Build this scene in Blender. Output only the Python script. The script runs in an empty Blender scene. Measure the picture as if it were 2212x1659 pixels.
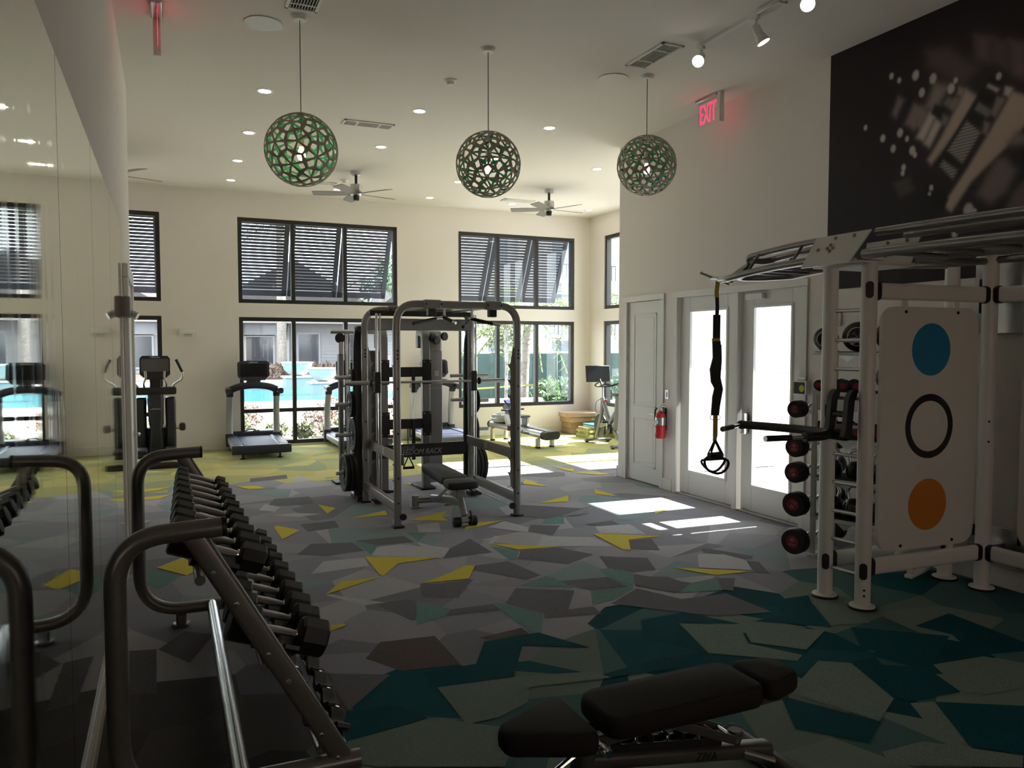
import bpy, bmesh, math, random
from mathutils import Vector, Matrix, Euler, Quaternion
random.seed(7)
R = math.radians
SC = bpy.context.scene
COL = SC.collection
PI = math.pi

# ------------------------------------------------------------------ camera
cd = bpy.data.cameras.new('camera'); cam = bpy.data.objects.new('camera', cd); COL.objects.link(cam)
cam.location = (0, 0, 1.83)
cam.rotation_euler = (R(90 - 2.85), 0, R(-24.1))
cd.sensor_width = 36.0; cd.lens = 1660.0 / 2212.0 * 36.0
cd.clip_start = 0.05; cd.clip_end = 500
SC.camera = cam

# ------------------------------------------------------------------ sky, sun, exposure
w = bpy.data.worlds.new('sky'); SC.world = w; w.use_nodes = True
bg = w.node_tree.nodes['Background']
bg.inputs[0].default_value = (0.86, 0.93, 1.0, 1); bg.inputs[1].default_value = 5.2
sd = bpy.data.lights.new('sun', 'SUN'); sun = bpy.data.objects.new('sun', sd); COL.objects.link(sun)
sd.energy = 22.0; sd.angle = R(0.53); sd.color = (1.0, 0.965, 0.92)
sun.rotation_euler = Vector((-1.22, 0.06, -1.0)).to_track_quat('-Z', 'Y').to_euler()
sun.location = (20, 5, 20)
vs = SC.view_settings
vs.view_transform = 'Standard'; vs.look = 'None'; vs.gamma = 1.0; vs.use_curve_mapping = False
vs.exposure = 0.52
cy = SC.cycles
cy.use_denoising = True
cy.max_bounces = 9; cy.diffuse_bounces = 5; cy.glossy_bounces = 5; cy.transmission_bounces = 6; cy.transparent_max_bounces = 24
cy.caustics_reflective = False; cy.caustics_refractive = False
cy.sample_clamp_indirect = 8.0

# ------------------------------------------------------------------ materials
MATS = {}
def mat(name, col=(0.5, 0.5, 0.5), rough=0.5, metal=0.0, emit=None, es=0.0, spec=0.5, noise=None, bump=None, attr=None, coat=0.0):
    if name in MATS: return MATS[name]
    m = bpy.data.materials.new(name); m.use_nodes = True
    nt = m.node_tree; b = nt.nodes['Principled BSDF']
    b.inputs['Base Color'].default_value = (*col, 1)
    b.inputs['Roughness'].default_value = rough
    b.inputs['Metallic'].default_value = metal
    b.inputs['Specular IOR Level'].default_value = spec
    if coat: b.inputs['Coat Weight'].default_value = coat
    if emit:
        b.inputs['Emission Color'].default_value = (*emit, 1); b.inputs['Emission Strength'].default_value = es
    tc = nt.nodes.new('ShaderNodeTexCoord')
    src = None
    if attr:
        a = nt.nodes.new('ShaderNodeVertexColor'); a.layer_name = attr; src = a.outputs['Color']
    if noise:
        scale, amt = noise
        n = nt.nodes.new('ShaderNodeTexNoise'); n.inputs['Scale'].default_value = scale; n.inputs['Detail'].default_value = 3
        nt.links.new(tc.outputs['Object'], n.inputs['Vector'])
        mr = nt.nodes.new('ShaderNodeMapRange'); mr.inputs[1].default_value = 0.3; mr.inputs[2].default_value = 0.7
        mr.inputs[3].default_value = 1 - amt; mr.inputs[4].default_value = 1 + amt
        nt.links.new(n.outputs['Fac'], mr.inputs[0])
        mx = nt.nodes.new('ShaderNodeVectorMath'); mx.operation = 'SCALE'
        if src: nt.links.new(src, mx.inputs[0])
        else: mx.inputs[0].default_value = col
        nt.links.new(mr.outputs[0], mx.inputs['Scale']); src = mx.outputs[0]
    if src: nt.links.new(src, b.inputs['Base Color'])
    if bump:
        scale, st = bump
        n2 = nt.nodes.new('ShaderNodeTexNoise'); n2.inputs['Scale'].default_value = scale; n2.inputs['Detail'].default_value = 2
        nt.links.new(tc.outputs['Object'], n2.inputs['Vector'])
        bp = nt.nodes.new('ShaderNodeBump'); bp.inputs['Strength'].default_value = st; bp.inputs['Distance'].default_value = 0.01
        nt.links.new(n2.outputs['Fac'], bp.inputs['Height']); nt.links.new(bp.outputs[0], b.inputs['Normal'])
    MATS[name] = m
    return m
def glass(name, tint=(0.97, 0.99, 0.98), refl=0.08):
    if name in MATS: return MATS[name]
    m = bpy.data.materials.new(name); m.use_nodes = True; nt = m.node_tree
    nt.nodes.remove(nt.nodes['Principled BSDF']); out = nt.nodes['Material Output']
    t = nt.nodes.new('ShaderNodeBsdfTransparent'); t.inputs[0].default_value = (*tint, 1)
    g = nt.nodes.new('ShaderNodeBsdfGlossy'); g.inputs['Roughness'].default_value = 0.02
    mx = nt.nodes.new('ShaderNodeMixShader')
    lw = nt.nodes.new('ShaderNodeLayerWeight'); lw.inputs[0].default_value = 0.5
    pw = nt.nodes.new('ShaderNodeMath'); pw.operation = 'POWER'; pw.inputs[1].default_value = 5.0; nt.links.new(lw.outputs['Facing'], pw.inputs[0])
    ma = nt.nodes.new('ShaderNodeMath'); ma.operation = 'MULTIPLY_ADD'; ma.inputs[1].default_value = 0.5; ma.inputs[2].default_value = 0.03
    nt.links.new(pw.outputs[0], ma.inputs[0]); nt.links.new(ma.outputs[0], mx.inputs[0])
    nt.links.new(t.outputs[0], mx.inputs[1]); nt.links.new(g.outputs[0], mx.inputs[2]); nt.links.new(mx.outputs[0], out.inputs[0])
    MATS[name] = m
    return m

# ------------------------------------------------------------------ mesh builder
def vec(p): return p if isinstance(p, Vector) else Vector(p)
class MB:
    def __init__(s): s.v = []; s.f = []; s.mi = []; s.cur = 0
    def mat(s, i): s.cur = i; return s
    def add(s, vs, fs, M=None):
        o = len(s.v)
        s.v += [(M @ vec(p)) if M else vec(p) for p in vs]
        for f in fs: s.f.append([i + o for i in f]); s.mi.append(s.cur)
        return s
    def box(s, c, d, bev=0.0, seg=1, rot=None):
        M = Matrix.Translation(vec(c)) @ (rot.to_matrix().to_4x4() if isinstance(rot, (Euler, Quaternion)) else (rot if rot else Matrix()))
        if bev <= 0:
            x, y, z = d[0] / 2, d[1] / 2, d[2] / 2
            vs = [(-x,-y,-z),(x,-y,-z),(x,y,-z),(-x,y,-z),(-x,-y,z),(x,-y,z),(x,y,z),(-x,y,z)]
            return s.add(vs, [(3,2,1,0),(4,5,6,7),(0,1,5,4),(1,2,6,5),(2,3,7,6),(3,0,4,7)], M)
        bm = bmesh.new(); bmesh.ops.create_cube(bm, size=1)
        for v in bm.verts: v.co = Vector((v.co.x * d[0], v.co.y * d[1], v.co.z * d[2]))
        bmesh.ops.bevel(bm, geom=list(bm.edges), offset=min(bev, min(d) * 0.49), segments=seg, profile=0.5, affect='EDGES')
        bm.verts.index_update()
        s.add([v.co.copy() for v in bm.verts], [[v.index for v in f.verts] for f in bm.faces], M); bm.free(); return s
    def b6(s, x0, x1, y0, y1, z0, z1, bev=0.0, seg=1):
        return s.box(((x0+x1)/2, (y0+y1)/2, (z0+z1)/2), (abs(x1-x0), abs(y1-y0), abs(z1-z0)), bev, seg)
    def cyl(s, p0, p1, r, r2=None, n=14, caps=True):
        p0, p1 = vec(p0), vec(p1); r2 = r if r2 is None else r2
        d = p1 - p0; q = d.to_track_quat('Z', 'Y').to_matrix(); L = d.length
        vs = []
        for k, (rr, zz) in enumerate(((r, 0), (r2, L))):
            for i in range(n):
                a = 2 * PI * i / n; vs.append(p0 + q @ Vector((rr * math.cos(a), rr * math.sin(a), zz)))
        fs = [(i, (i+1) % n, n + (i+1) % n, n + i) for i in range(n)]
        if caps: fs += [tuple(reversed(range(n))), tuple(range(n, 2*n))]
        return s.add(vs, fs)
    def lathe(s, prof, c=(0,0,0), axis=(0,0,1), n=20):
        q = vec(axis).to_track_quat('Z', 'Y').to_matrix(); c = vec(c); vs = []; fs = []; m = len(prof)
        for (r, z) in prof:
            for i in range(n):
                a = 2 * PI * i / n; vs.append(c + q @ Vector((max(r, 1e-5) * math.cos(a), max(r, 1e-5) * math.sin(a), z)))
        for k in range(m - 1):
            for i in range(n): fs.append((k*n+i, k*n+(i+1) % n, (k+1)*n+(i+1) % n, (k+1)*n+i))
        fs.append(tuple(reversed(range(n)))); fs.append(tuple((m-1)*n+i for i in range(n)))
        return s.add(vs, fs)
    def sphere(s, c, r, n=16, m=9, sc=(1,1,1)):
        prof = [(r * math.sin(PI * k / m), -r * math.cos(PI * k / m)) for k in range(m + 1)]
        t = MB().lathe(prof, n=n); c = vec(c)
        return s.add([Vector((v.x*sc[0], v.y*sc[1], v.z*sc[2])) + c for v in t.v], t.f)
    def tube(s, pts, r, n=12, fillet=0.0, seg=6, prof=None, closed=False, rs=None, up=None):
        pts = [vec(p) for p in pts]
        if fillet > 0: pts = fil(pts, fillet, seg)
        if prof is None: prof = [(math.cos(2*PI*i/n), math.sin(2*PI*i/n)) for i in range(n)]
        else: r = 1.0
        n = len(prof); m = len(pts); vs = []; fs = []
        def tan(i):
            if closed: return (pts[(i+1) % m] - pts[i-1]).normalized()
            if i == 0: return (pts[1] - pts[0]).normalized()
            if i == m-1: return (pts[-1] - pts[-2]).normalized()
            return ((pts[i+1] - pts[i]).normalized() + (pts[i] - pts[i-1]).normalized()).normalized()
        t = tan(0)
        u = vec(up) if up else (Vector((0,0,1)) if abs(t.z) < 0.9 else Vector((0,1,0)))
        u = (u - t * u.dot(t)).normalized()
        for i in range(m):
            t = tan(i); u = (u - t * u.dot(t)).normalized(); b = t.cross(u)
            k = rs[min(i, len(rs)-1)] if rs else r
            for (a, c) in prof: vs.append(pts[i] + b * (a * k) + u * (c * k))
        for i in range(m if closed else m - 1):
            j = (i + 1) % m
            for k in range(n): fs.append((i*n+k, i*n+(k+1) % n, j*n+(k+1) % n, j*n+k))
        if not closed: fs += [tuple(reversed(range(n))), tuple((m-1)*n+k for k in range(n))]
        return s.add(vs, fs)
    def prism(s, poly, h, M=None):
        n = len(poly)
        vs = [(x, y, 0) for x, y in poly] + [(x, y, h) for x, y in poly]
        fs = [tuple(reversed(range(n))), tuple(range(n, 2*n))] + [(i, (i+1) % n, n+(i+1) % n, n+i) for i in range(n)]
        return s.add(vs, fs, M)
    def build(s, name, mats, parent=None, loc=None, smooth=40):
        me = bpy.data.meshes.new(name); me.from_pydata([tuple(v) for v in s.v], [], s.f)
        for m in (mats if isinstance(mats, (list, tuple)) else [mats]): me.materials.append(m)
        if any(s.mi): me.polygons.foreach_set('material_index', s.mi)
        if smooth:
            me.polygons.foreach_set('use_smooth', [True] * len(me.polygons)); me.set_sharp_from_angle(angle=R(smooth))
        me.update()
        return link(name, me, parent, loc)
def link(name, me, parent=None, loc=None, M=None):
    o = bpy.data.objects.new(name, me); COL.objects.link(o)
    if parent: o.parent = parent
    if loc is not None: o.location = loc
    if M is not None: o.matrix_local = M
    return o
def fil(pts, r, seg=6):
    out = [pts[0]]
    for i in range(1, len(pts) - 1):
        a, p, b = pts[i-1], pts[i], pts[i+1]
        da, db = (a - p), (b - p); k = min(r, da.length * 0.48, db.length * 0.48)
        A = p + da.normalized() * k; B = p + db.normalized() * k
        for j in range(seg + 1):
            t = j / seg; out.append(A * (1-t)**2 + p * (2*t*(1-t)) + B * t*t)
    out.append(pts[-1]); return out
def rrect(w, h, r, n=3):
    out = []
    for cx, cy, a0 in ((w/2-r, h/2-r, 0), (-w/2+r, h/2-r, 90), (-w/2+r, -h/2+r, 180), (w/2-r, -h/2+r, 270)):
        for k in range(n + 1):
            a = R(a0 + 90 * k / n); out.append((cx + r*math.cos(a), cy + r*math.sin(a)))
    return out
def frame(o, x, y, z=None):
    x = vec(x).normalized(); y = vec(y).normalized(); z = x.cross(y)
    M = Matrix((x, y, z)).transposed().to_4x4(); M.translation = vec(o); return M
def tag(o, label=None, cat=None, group=None, kind=None):
    if label: o['label'] = label
    if cat: o['category'] = cat
    if group: o['group'] = group
    if kind: o['kind'] = kind
    return o
def thing(name, label, cat, loc=(0,0,0), rz=0.0, group=None, kind=None):
    o = bpy.data.objects.new(name, None); COL.objects.link(o); o.empty_display_size = 0.1
    o.location = loc; o.rotation_euler = (0, 0, rz)
    return tag(o, label, cat, group, kind)
def copy_tree(o, parent=None):
    c = o.copy(); COL.objects.link(c)
    if parent: c.parent = parent
    for ch in list(o.children): copy_tree(ch, c)
    return c
TXT = {}
def text(s, size, parent, M, m, name='lettering', ext=0.001, shear=0.0, sx=1.0, align='CENTER'):
    key = (s, size, ext, shear, sx, align)
    if key not in TXT:
        cu = bpy.data.curves.new('t', 'FONT'); cu.body = s; cu.size = size; cu.extrude = ext; cu.align_x = align; cu.align_y = 'CENTER'
        cu.shear = shear; cu.resolution_u = 3
        t = bpy.data.objects.new('t', cu); COL.objects.link(t)
        dg = bpy.context.evaluated_depsgraph_get(); me = bpy.data.meshes.new_from_object(t.evaluated_get(dg))
        bpy.data.objects.remove(t); bpy.data.curves.remove(cu)
        if sx != 1.0:
            for v in me.vertices: v.co.x *= sx
        TXT[key] = me
    me = TXT[key]
    if not me.materials: me.materials.append(m)
    elif me.materials[0] != m: me = me.copy(); me.materials.clear(); me.materials.append(m)
    return link(name, me, parent, M=M)
ORD = ['first','second','third','fourth','fifth','sixth','seventh','eighth','ninth','tenth','eleventh','twelfth']

# ------------------------------------------------------------------ palette
M_wall = mat('wall_paint', (0.80, 0.748, 0.70), 0.85, bump=(160, 0.08))
M_ceil = mat('ceiling_paint', (0.78, 0.73, 0.685), 0.9)
M_trim = mat('trim_paint', (0.78, 0.765, 0.72), 0.45)
M_frame = mat('dark_window_frame', (0.018, 0.016, 0.015), 0.45)
M_glass = glass('window_glass')
M_black = mat('black_plastic', (0.012, 0.012, 0.013), 0.45)
M_blackm = mat('black_metal', (0.012, 0.012, 0.013), 0.35, spec=0.6)
M_rubber = mat('black_rubber', (0.010, 0.010, 0.011), 0.6)
M_bench = mat('bench_frame_paint', (0.085, 0.082, 0.078), 0.38, 0.3)
M_chrome = mat('chrome', (0.75, 0.75, 0.75), 0.16, 1.0)
M_steel = mat('brushed_steel', (0.55, 0.55, 0.55), 0.32, 1.0)
M_gunm = mat('gunmetal_paint', (0.20, 0.19, 0.175), 0.34, 0.45, noise=(300, 0.15))
M_silver = mat('silver_paint', (0.24, 0.235, 0.23), 0.28, 0.75)
M_white = mat('white_powdercoat', (0.74, 0.725, 0.69), 0.4)
M_whitep = mat('white_plastic', (0.78, 0.77, 0.74), 0.45)
M_vinyl = mat('black_vinyl', (0.014, 0.013, 0.012), 0.55, bump=(500, 0.12))
M_brown_vinyl = mat('dark_brown_vinyl', (0.014, 0.0115, 0.010), 0.75, bump=(400, 0.15), spec=0.25)
M_red = mat('red_paint', (0.55, 0.02, 0.03), 0.35)
M_hole = mat('dark_hole', (0.004, 0.004, 0.004), 0.8)
M_print_w = mat('white_print', (0.75, 0.75, 0.75), 0.5)
M_print_b = mat('black_print', (0.01, 0.01, 0.01), 0.5)
M_lamp = mat('lamp_lens', (0.9, 0.88, 0.8), 0.3, emit=(1.0, 0.93, 0.80), es=14.0)
TRACED = [
    ('t', [(-0.18, 6.88),(0.06, 6.57),(-0.1, 6.27),(-0.18, 6.44)]),
    ('t', [(1.55, 7.08),(1.73, 6.85),(1.59, 6.58)]),
    ('t', [(2.1, 7.25),(2.27, 7.11),(2.1, 6.84)]),
    ('l', [(1.17, 6.54),(1.52, 6.51),(1.49, 6.25),(1.01, 6.21)]),
    ('l', [(1.7, 6.81),(1.9, 6.81),(2.28, 6.49),(2.13, 6.21),(1.76, 6.46),(1.59, 6.55)]),
    ('k', [(1.0, 6.85),(1.17, 7.17),(1.53, 7.06),(1.57, 6.73),(1.22, 6.7)]),
    ('k', [(1.56, 7.11),(2.04, 7.11),(2.06, 6.83),(1.72, 6.86)]),
    ('k', [(1.3, 5.29),(1.55, 5.3),(1.73, 5.0),(1.45, 4.86)]),
    ('k', [(1.73, 5.59),(2.06, 5.52),(1.89, 5.17),(1.66, 5.31)]),
    ('b', [(1.02, 4.38),(1.16, 4.59),(1.5, 4.55),(1.5, 4.07),(1.16, 4.13)]),
    ('k', [(1.02, 9.15),(1.13, 9.48),(1.53, 9.45),(1.52, 9.02),(1.13, 9.01)]),
    ('k', [(1.2, 8.0),(1.56, 8.03),(1.54, 7.71),(1.22, 7.65)]),
    ('l', [(0.89, 8.89),(0.99, 9.21),(1.13, 8.96),(1.04, 8.74)]),
    ('k', [(1.0, 11.08),(1.5, 11.2),(1.47, 10.87),(0.97, 10.78)]),
    ('l', [(1.51, 10.66),(1.63, 11.07),(1.78, 10.61),(1.56, 10.51)]),
    ('l', [(1.01, 8.55),(1.24, 8.57),(1.5, 8.41),(1.24, 8.37)]),
    ('l', [(1.03, 5.61),(1.23, 5.3),(1.38, 5.29),(1.21, 5.47),(1.03, 5.67)]),
    ('k', [(-0.09, 5.02),(0.06, 5.28),(0.23, 5.15),(0.08, 4.73)]),
    ('k', [(-0.25, 5.07),(-0.1, 5.03),(-0.09, 4.38),(-0.22, 4.43)]),
    ('k', [(2.12, 6.2),(2.3, 6.5),(2.58, 6.75),(2.59, 6.21)]),
    ('k', [(2.3, 5.89),(2.6, 5.9),(2.68, 5.43),(2.52, 5.36),(2.24, 5.78)]),
    ('k', [(2.15, 4.92),(2.36, 5.21),(2.74, 4.98),(2.5, 4.63),(2.31, 4.62)]),
    ('k', [(2.67, 5.24),(3.14, 5.17),(3.15, 4.89),(2.85, 4.93)]),
    ('k', [(3.39, 5.72),(3.74, 5.5),(3.6, 5.17),(3.39, 5.19),(3.27, 5.38)]),
    ('k', [(3.34, 5.1),(3.58, 4.98),(3.62, 4.75),(3.39, 4.62),(3.21, 4.88)]),
    ('k', [(2.71, 5.94),(2.84, 6.16),(3.2, 6.12),(3.37, 5.79),(3.02, 5.61)]),
    ('k', [(1.72, 5.56),(2.15, 5.55),(1.88, 5.17),(1.65, 5.3)]),
    ('k', [(1.69, 4.86),(1.75, 4.97),(2.07, 4.95),(2.07, 4.81)]),
    ('k', [(2.27, 4.55),(2.32, 4.64),(2.69, 4.62),(2.67, 4.46)]),
    ('k', [(3.2, 6.77),(3.35, 7.02),(3.61, 6.87),(3.35, 6.53)]),
    ('k', [(3.92, 6.07),(4.15, 6.04),(3.99, 5.67),(3.76, 5.8)]),
    ('l', [(3.91, 6.68),(4.29, 6.63),(4.2, 6.21),(3.81, 6.41)]),
    ('l', [(3.25, 6.55),(3.68, 6.31),(3.67, 5.96),(3.04, 6.24)]),
    ('l', [(2.67, 6.51),(2.84, 6.76),(2.87, 6.7),(2.7, 6.48)]),
    ('t', [(2.65, 6.42),(2.83, 6.17),(2.7, 5.94),(2.63, 5.93)]),
    ('t', [(2.4, 5.24),(2.7, 5.39),(2.74, 5.34),(2.76, 5.07)]),
    ('t', [(2.85, 4.93),(3.15, 4.89),(3.19, 4.85),(2.89, 4.68),(2.7, 4.64)]),
    ('t', [(3.39, 5.19),(3.28, 5.38),(3.18, 5.36),(3.14, 5.17),(3.15, 4.89),(3.2, 4.88)]),
    ('t', [(2.03, 4.08),(2.08, 4.42),(2.07, 4.78),(2.09, 4.97),(2.31, 4.64),(2.15, 4.34)]),
    ('t', [(1.59, 5.23),(1.75, 4.98),(1.69, 4.86),(1.45, 4.78)]),
    ('k', [(3.91, 7.25),(4.18, 7.26),(4.0, 7.18),(3.85, 7.21)]),
    ('k', [(3.66, 7.97),(4.24, 7.49),(3.86, 7.27),(3.6, 7.19),(3.44, 7.42)]),
    ('t', [(3.6, 7.19),(3.86, 7.27),(3.69, 6.93),(3.47, 7.0)]),
    ('k', [(3.87, 6.82),(4.21, 6.85),(4.19, 6.68),(3.9, 6.72)]),
    ('b', [(1.74, 4.4),(2.06, 4.45),(2.06, 4.32),(1.78, 4.36)]),
    ('l', [(2.29, 7.5),(2.52, 7.48),(2.41, 7.1),(2.21, 7.18)]),
    ('l', [(2.08, 6.82),(2.18, 6.62),(2.29, 6.51),(2.13, 6.24),(2.07, 6.29)]),
    ('l', [(2.91, 7.1),(3.17, 7.28),(3.28, 6.93),(3.19, 6.74)]),
    ('d', [(2.84, 4.25),(3.2, 4.26),(3.4, 3.93),(3.04, 4.11),(2.89, 3.64),(2.68, 3.98)]),
    ('d', [(3.95, 4.2),(4.25, 4.18),(4.15, 4.05),(3.91, 3.64),(3.52, 3.93),(3.78, 3.93)]),
    ('d', [(4.02, 3.59),(4.46, 3.22),(4.05, 3.01),(3.78, 3.29)]),
    ('d', [(4.42, 3.43),(4.84, 3.5),(4.79, 2.96),(4.64, 2.87),(4.32, 2.95),(4.5, 3.23)]),
    ('d', [(3.56, 3.17),(3.9, 2.95),(3.79, 2.66),(3.44, 2.7),(3.41, 2.79)]),
    ('d', [(2.89, 3.02),(2.92, 2.96),(3.13, 2.6),(2.91, 2.48),(2.7, 2.72)]),
    ('d', [(3.56, 2.64),(3.94, 2.42),(3.45, 2.12),(3.31, 2.28)]),
    ('d', [(2.17, 3.62),(2.64, 3.69),(2.61, 3.52),(2.17, 3.57)]),
    ('e', [(3.41, 3.94),(3.82, 3.61),(3.47, 3.42),(3.25, 3.65)]),
    ('e', [(3.04, 4.09),(3.38, 3.92),(3.22, 3.64),(3.39, 3.37),(3.3, 3.32),(2.9, 3.62)]),
    ('e', [(2.96, 3.03),(3.41, 3.27),(3.56, 3.17),(3.4, 2.75),(3.13, 2.61)]),
    ('e', [(3.97, 2.96),(4.35, 2.92),(4.45, 2.75),(4.15, 2.56),(3.86, 2.59),(3.81, 2.68)]),
    ('e', [(2.9, 2.4),(3.15, 2.39),(3.45, 2.12),(3.35, 2.06),(2.85, 2.3)]),
    ('k', [(2.83, 4.61),(3.19, 4.83),(3.35, 4.49),(3.73, 4.46),(3.75, 4.01),(3.34, 4.11)]),
    ('k', [(3.37, 5.15),(3.65, 4.77),(3.43, 4.6),(3.22, 4.89)]),
    ('t', [(3.65, 4.77),(3.92, 4.8),(3.75, 4.53),(3.41, 4.61)]),
    ('k', [(4.38, 5.59),(4.61, 5.17),(4.53, 5.11),(4.29, 5.45)]),
    ('k', [(4.46, 5.08),(4.53, 5.01),(4.38, 4.72),(4.29, 4.79)]),
    ('k', [(3.91, 4.79),(4.04, 4.73),(3.81, 4.48),(3.76, 4.55)]),
    ('e', [(3.43, 2.68),(3.56, 2.64),(3.31, 2.28),(3.25, 2.39)]),
    ('e', [(4.16, 4.02),(4.32, 3.9),(4.2, 3.59),(3.92, 3.66)]),
    ('l', [(4.21, 5.42),(4.42, 5.32),(4.46, 5.08),(4.31, 4.84),(3.96, 5.08)]),
    ('d', [(1.22, 4.05),(1.58, 4.04),(1.75, 4.33),(2.12, 4.33),(2.3, 3.98),(1.94, 4.18),(1.71, 3.8),(1.28, 3.84),(1.27, 4.04)]),
    ('d', [(0.78, 3.77),(1.02, 3.74),(1.13, 3.54),(0.7, 3.47),(0.7, 3.55)]),
    ('e', [(1.28, 3.84),(1.71, 3.79),(2.13, 3.68),(2.2, 3.56),(1.73, 3.64),(1.65, 3.49),(1.45, 3.4),(1.28, 3.4)]),
    ('e', [(0.7, 3.47),(1.15, 3.53),(1.42, 3.31),(1.46, 3.21),(1.3, 2.98),(0.79, 3.21),(0.72, 3.27)]),
    ('k', [(0.77, 4.26),(1.09, 4.1),(0.79, 3.77),(0.78, 3.88)]),
    ('y', [(1.52, 6.53),(2.12, 6.24),(1.73, 6.21),(1.53, 5.92),(1.51, 5.94)]),
    ('y', [(1.19, 5.91),(1.5, 5.9),(1.02, 5.64)]),
    ('y', [(0.98, 8.03),(1.16, 7.74),(0.95, 7.44),(0.94, 7.98)]),
    ('y', [(1.54, 8.91),(1.69, 8.65),(1.55, 8.39)]),
    ('y', [(2.17, 8.29),(2.13, 8.05),(1.71, 8.06)]),
    ('y', [(2.8, 8.0),(2.64, 7.74),(2.64, 7.52),(2.27, 7.73)]),
    ('y', [(-0.12, 6.9),(0.08, 7.15),(0.22, 6.74),(0.1, 6.57)]),
    ('y', [(0.76, 10.53),(1.02, 10.45),(1.13, 10.2),(0.92, 10.23)]),
    ('y', [(-0.31, 10.76),(0.02, 10.84),(-0.15, 10.63),(-0.31, 10.59)]),
    ('y', [(-0.3, 10.22),(0.01, 10.27),(-0.13, 10.04),(-0.3, 10.0)]),
    ('y', [(0.88, 5.0),(1.03, 4.99),(1.02, 4.95),(0.86, 4.86)]),
    ('y', [(1.77, 10.48),(2.11, 10.65),(2.07, 10.52)]),
    ('y', [(2.75, 9.79),(2.98, 9.81),(2.92, 9.72)]),
    ('y', [(2.3, 5.89),(2.12, 5.57),(1.74, 5.61),(1.95, 5.72),(2.23, 5.92)]),
    ('y', [(2.67, 6.5),(3.21, 6.14),(2.84, 6.19)]),
    ('y', [(3.74, 6.44),(4.29, 6.08),(3.93, 6.09),(3.75, 5.78),(3.69, 5.81)]),
    ('y', [(2.64, 7.07),(2.79, 7.33),(3.18, 7.31)]),
    ('y', [(4.25, 9.16),(4.4, 9.4),(4.45, 8.84)]),
    ('y', [(3.89, 7.94),(4.43, 8.22),(4.26, 7.9)]),
    ('y', [(4.94, 8.46),(4.95, 7.92),(4.78, 8.17)]),
    ('y', [(3.76, 5.17),(4.29, 4.82),(3.95, 4.85)]),
    ('y', [(3.87, 9.7),(3.89, 9.25),(3.84, 9.4)]),
    ('y', [(4.89, 7.05),(5.06, 7.05),(4.8, 6.92)]),
    ('y', [(5.25, 9.71),(5.8, 9.38),(5.51, 9.39)]),
    ('y', [(5.25, 10.27),(5.46, 9.96),(5.33, 9.74)]),
    ('y', [(4.27, 9.19),(4.42, 9.45),(4.47, 8.85)]),
    ('y', [(5.36, 9.7),(5.81, 9.38),(5.51, 9.37)]),
]
# ================================================================== the room
XL, XR, YB, YS, YF, ZC = -0.35, 5.75, -2.6, 9.2, 14.45, 4.55      # left wall, right wall, back, step, far wall, ceiling
XFL, XFR = -2.88, 8.28
TH = 0.18

def clip(poly, a, b):            # keep the side of the bisector nearer a than b
    mx, my = (a[0]+b[0])/2, (a[1]+b[1])/2; nx, ny = b[0]-a[0], b[1]-a[1]
    out = []; n = len(poly)
    for i in range(n):
        p, q = poly[i], poly[(i+1) % n]
        dp = (p[0]-mx)*nx + (p[1]-my)*ny; dq = (q[0]-mx)*nx + (q[1]-my)*ny
        if dp <= 0: out.append(p)
        if dp * dq < 0:
            t = dp / (dp - dq); out.append((p[0]+(q[0]-p[0])*t, p[1]+(q[1]-p[1])*t))
    return out
FLC = {'y': [(0.46, 0.375, 0.055)], 'l': [(0.34, 0.335, 0.35)], 'k': [(0.108, 0.106, 0.116)], 'g': [(0.15, 0.14, 0.14)],  # light and dark greys include the cool cast of sky light
       't': [(0.105, 0.185, 0.170)], 'd': [(0.004, 0.046, 0.060)], 'e': [(0.125, 0.165, 0.140)], 'b': [(0.085, 0.070, 0.066)]}
Z_NEAR = [(0.004, 0.042, 0.055), (0.125, 0.165, 0.140), (0.006, 0.060, 0.070), (0.05, 0.105, 0.105), (0.11, 0.145, 0.125), (0.03, 0.085, 0.09)]
Z_MID = [(0.225, 0.22, 0.24), (0.26, 0.255, 0.27), (0.185, 0.182, 0.205), (0.215, 0.212, 0.235), (0.29, 0.285, 0.30), (0.195, 0.192, 0.216), (0.24, 0.235, 0.255), (0.15, 0.148, 0.162), (0.17, 0.215, 0.22)]  # carpet greys shifted cool, with the tint of sky light in the colour
Z_DIM = [(0.075, 0.068, 0.064), (0.10, 0.092, 0.088), (0.06, 0.056, 0.055), (0.085, 0.08, 0.078)]
Z_FAR = [(0.35, 0.32, 0.12), (0.30, 0.285, 0.12), (0.39, 0.35, 0.14), (0.27, 0.27, 0.125), (0.33, 0.305, 0.13), (0.23, 0.25, 0.14)]
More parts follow.
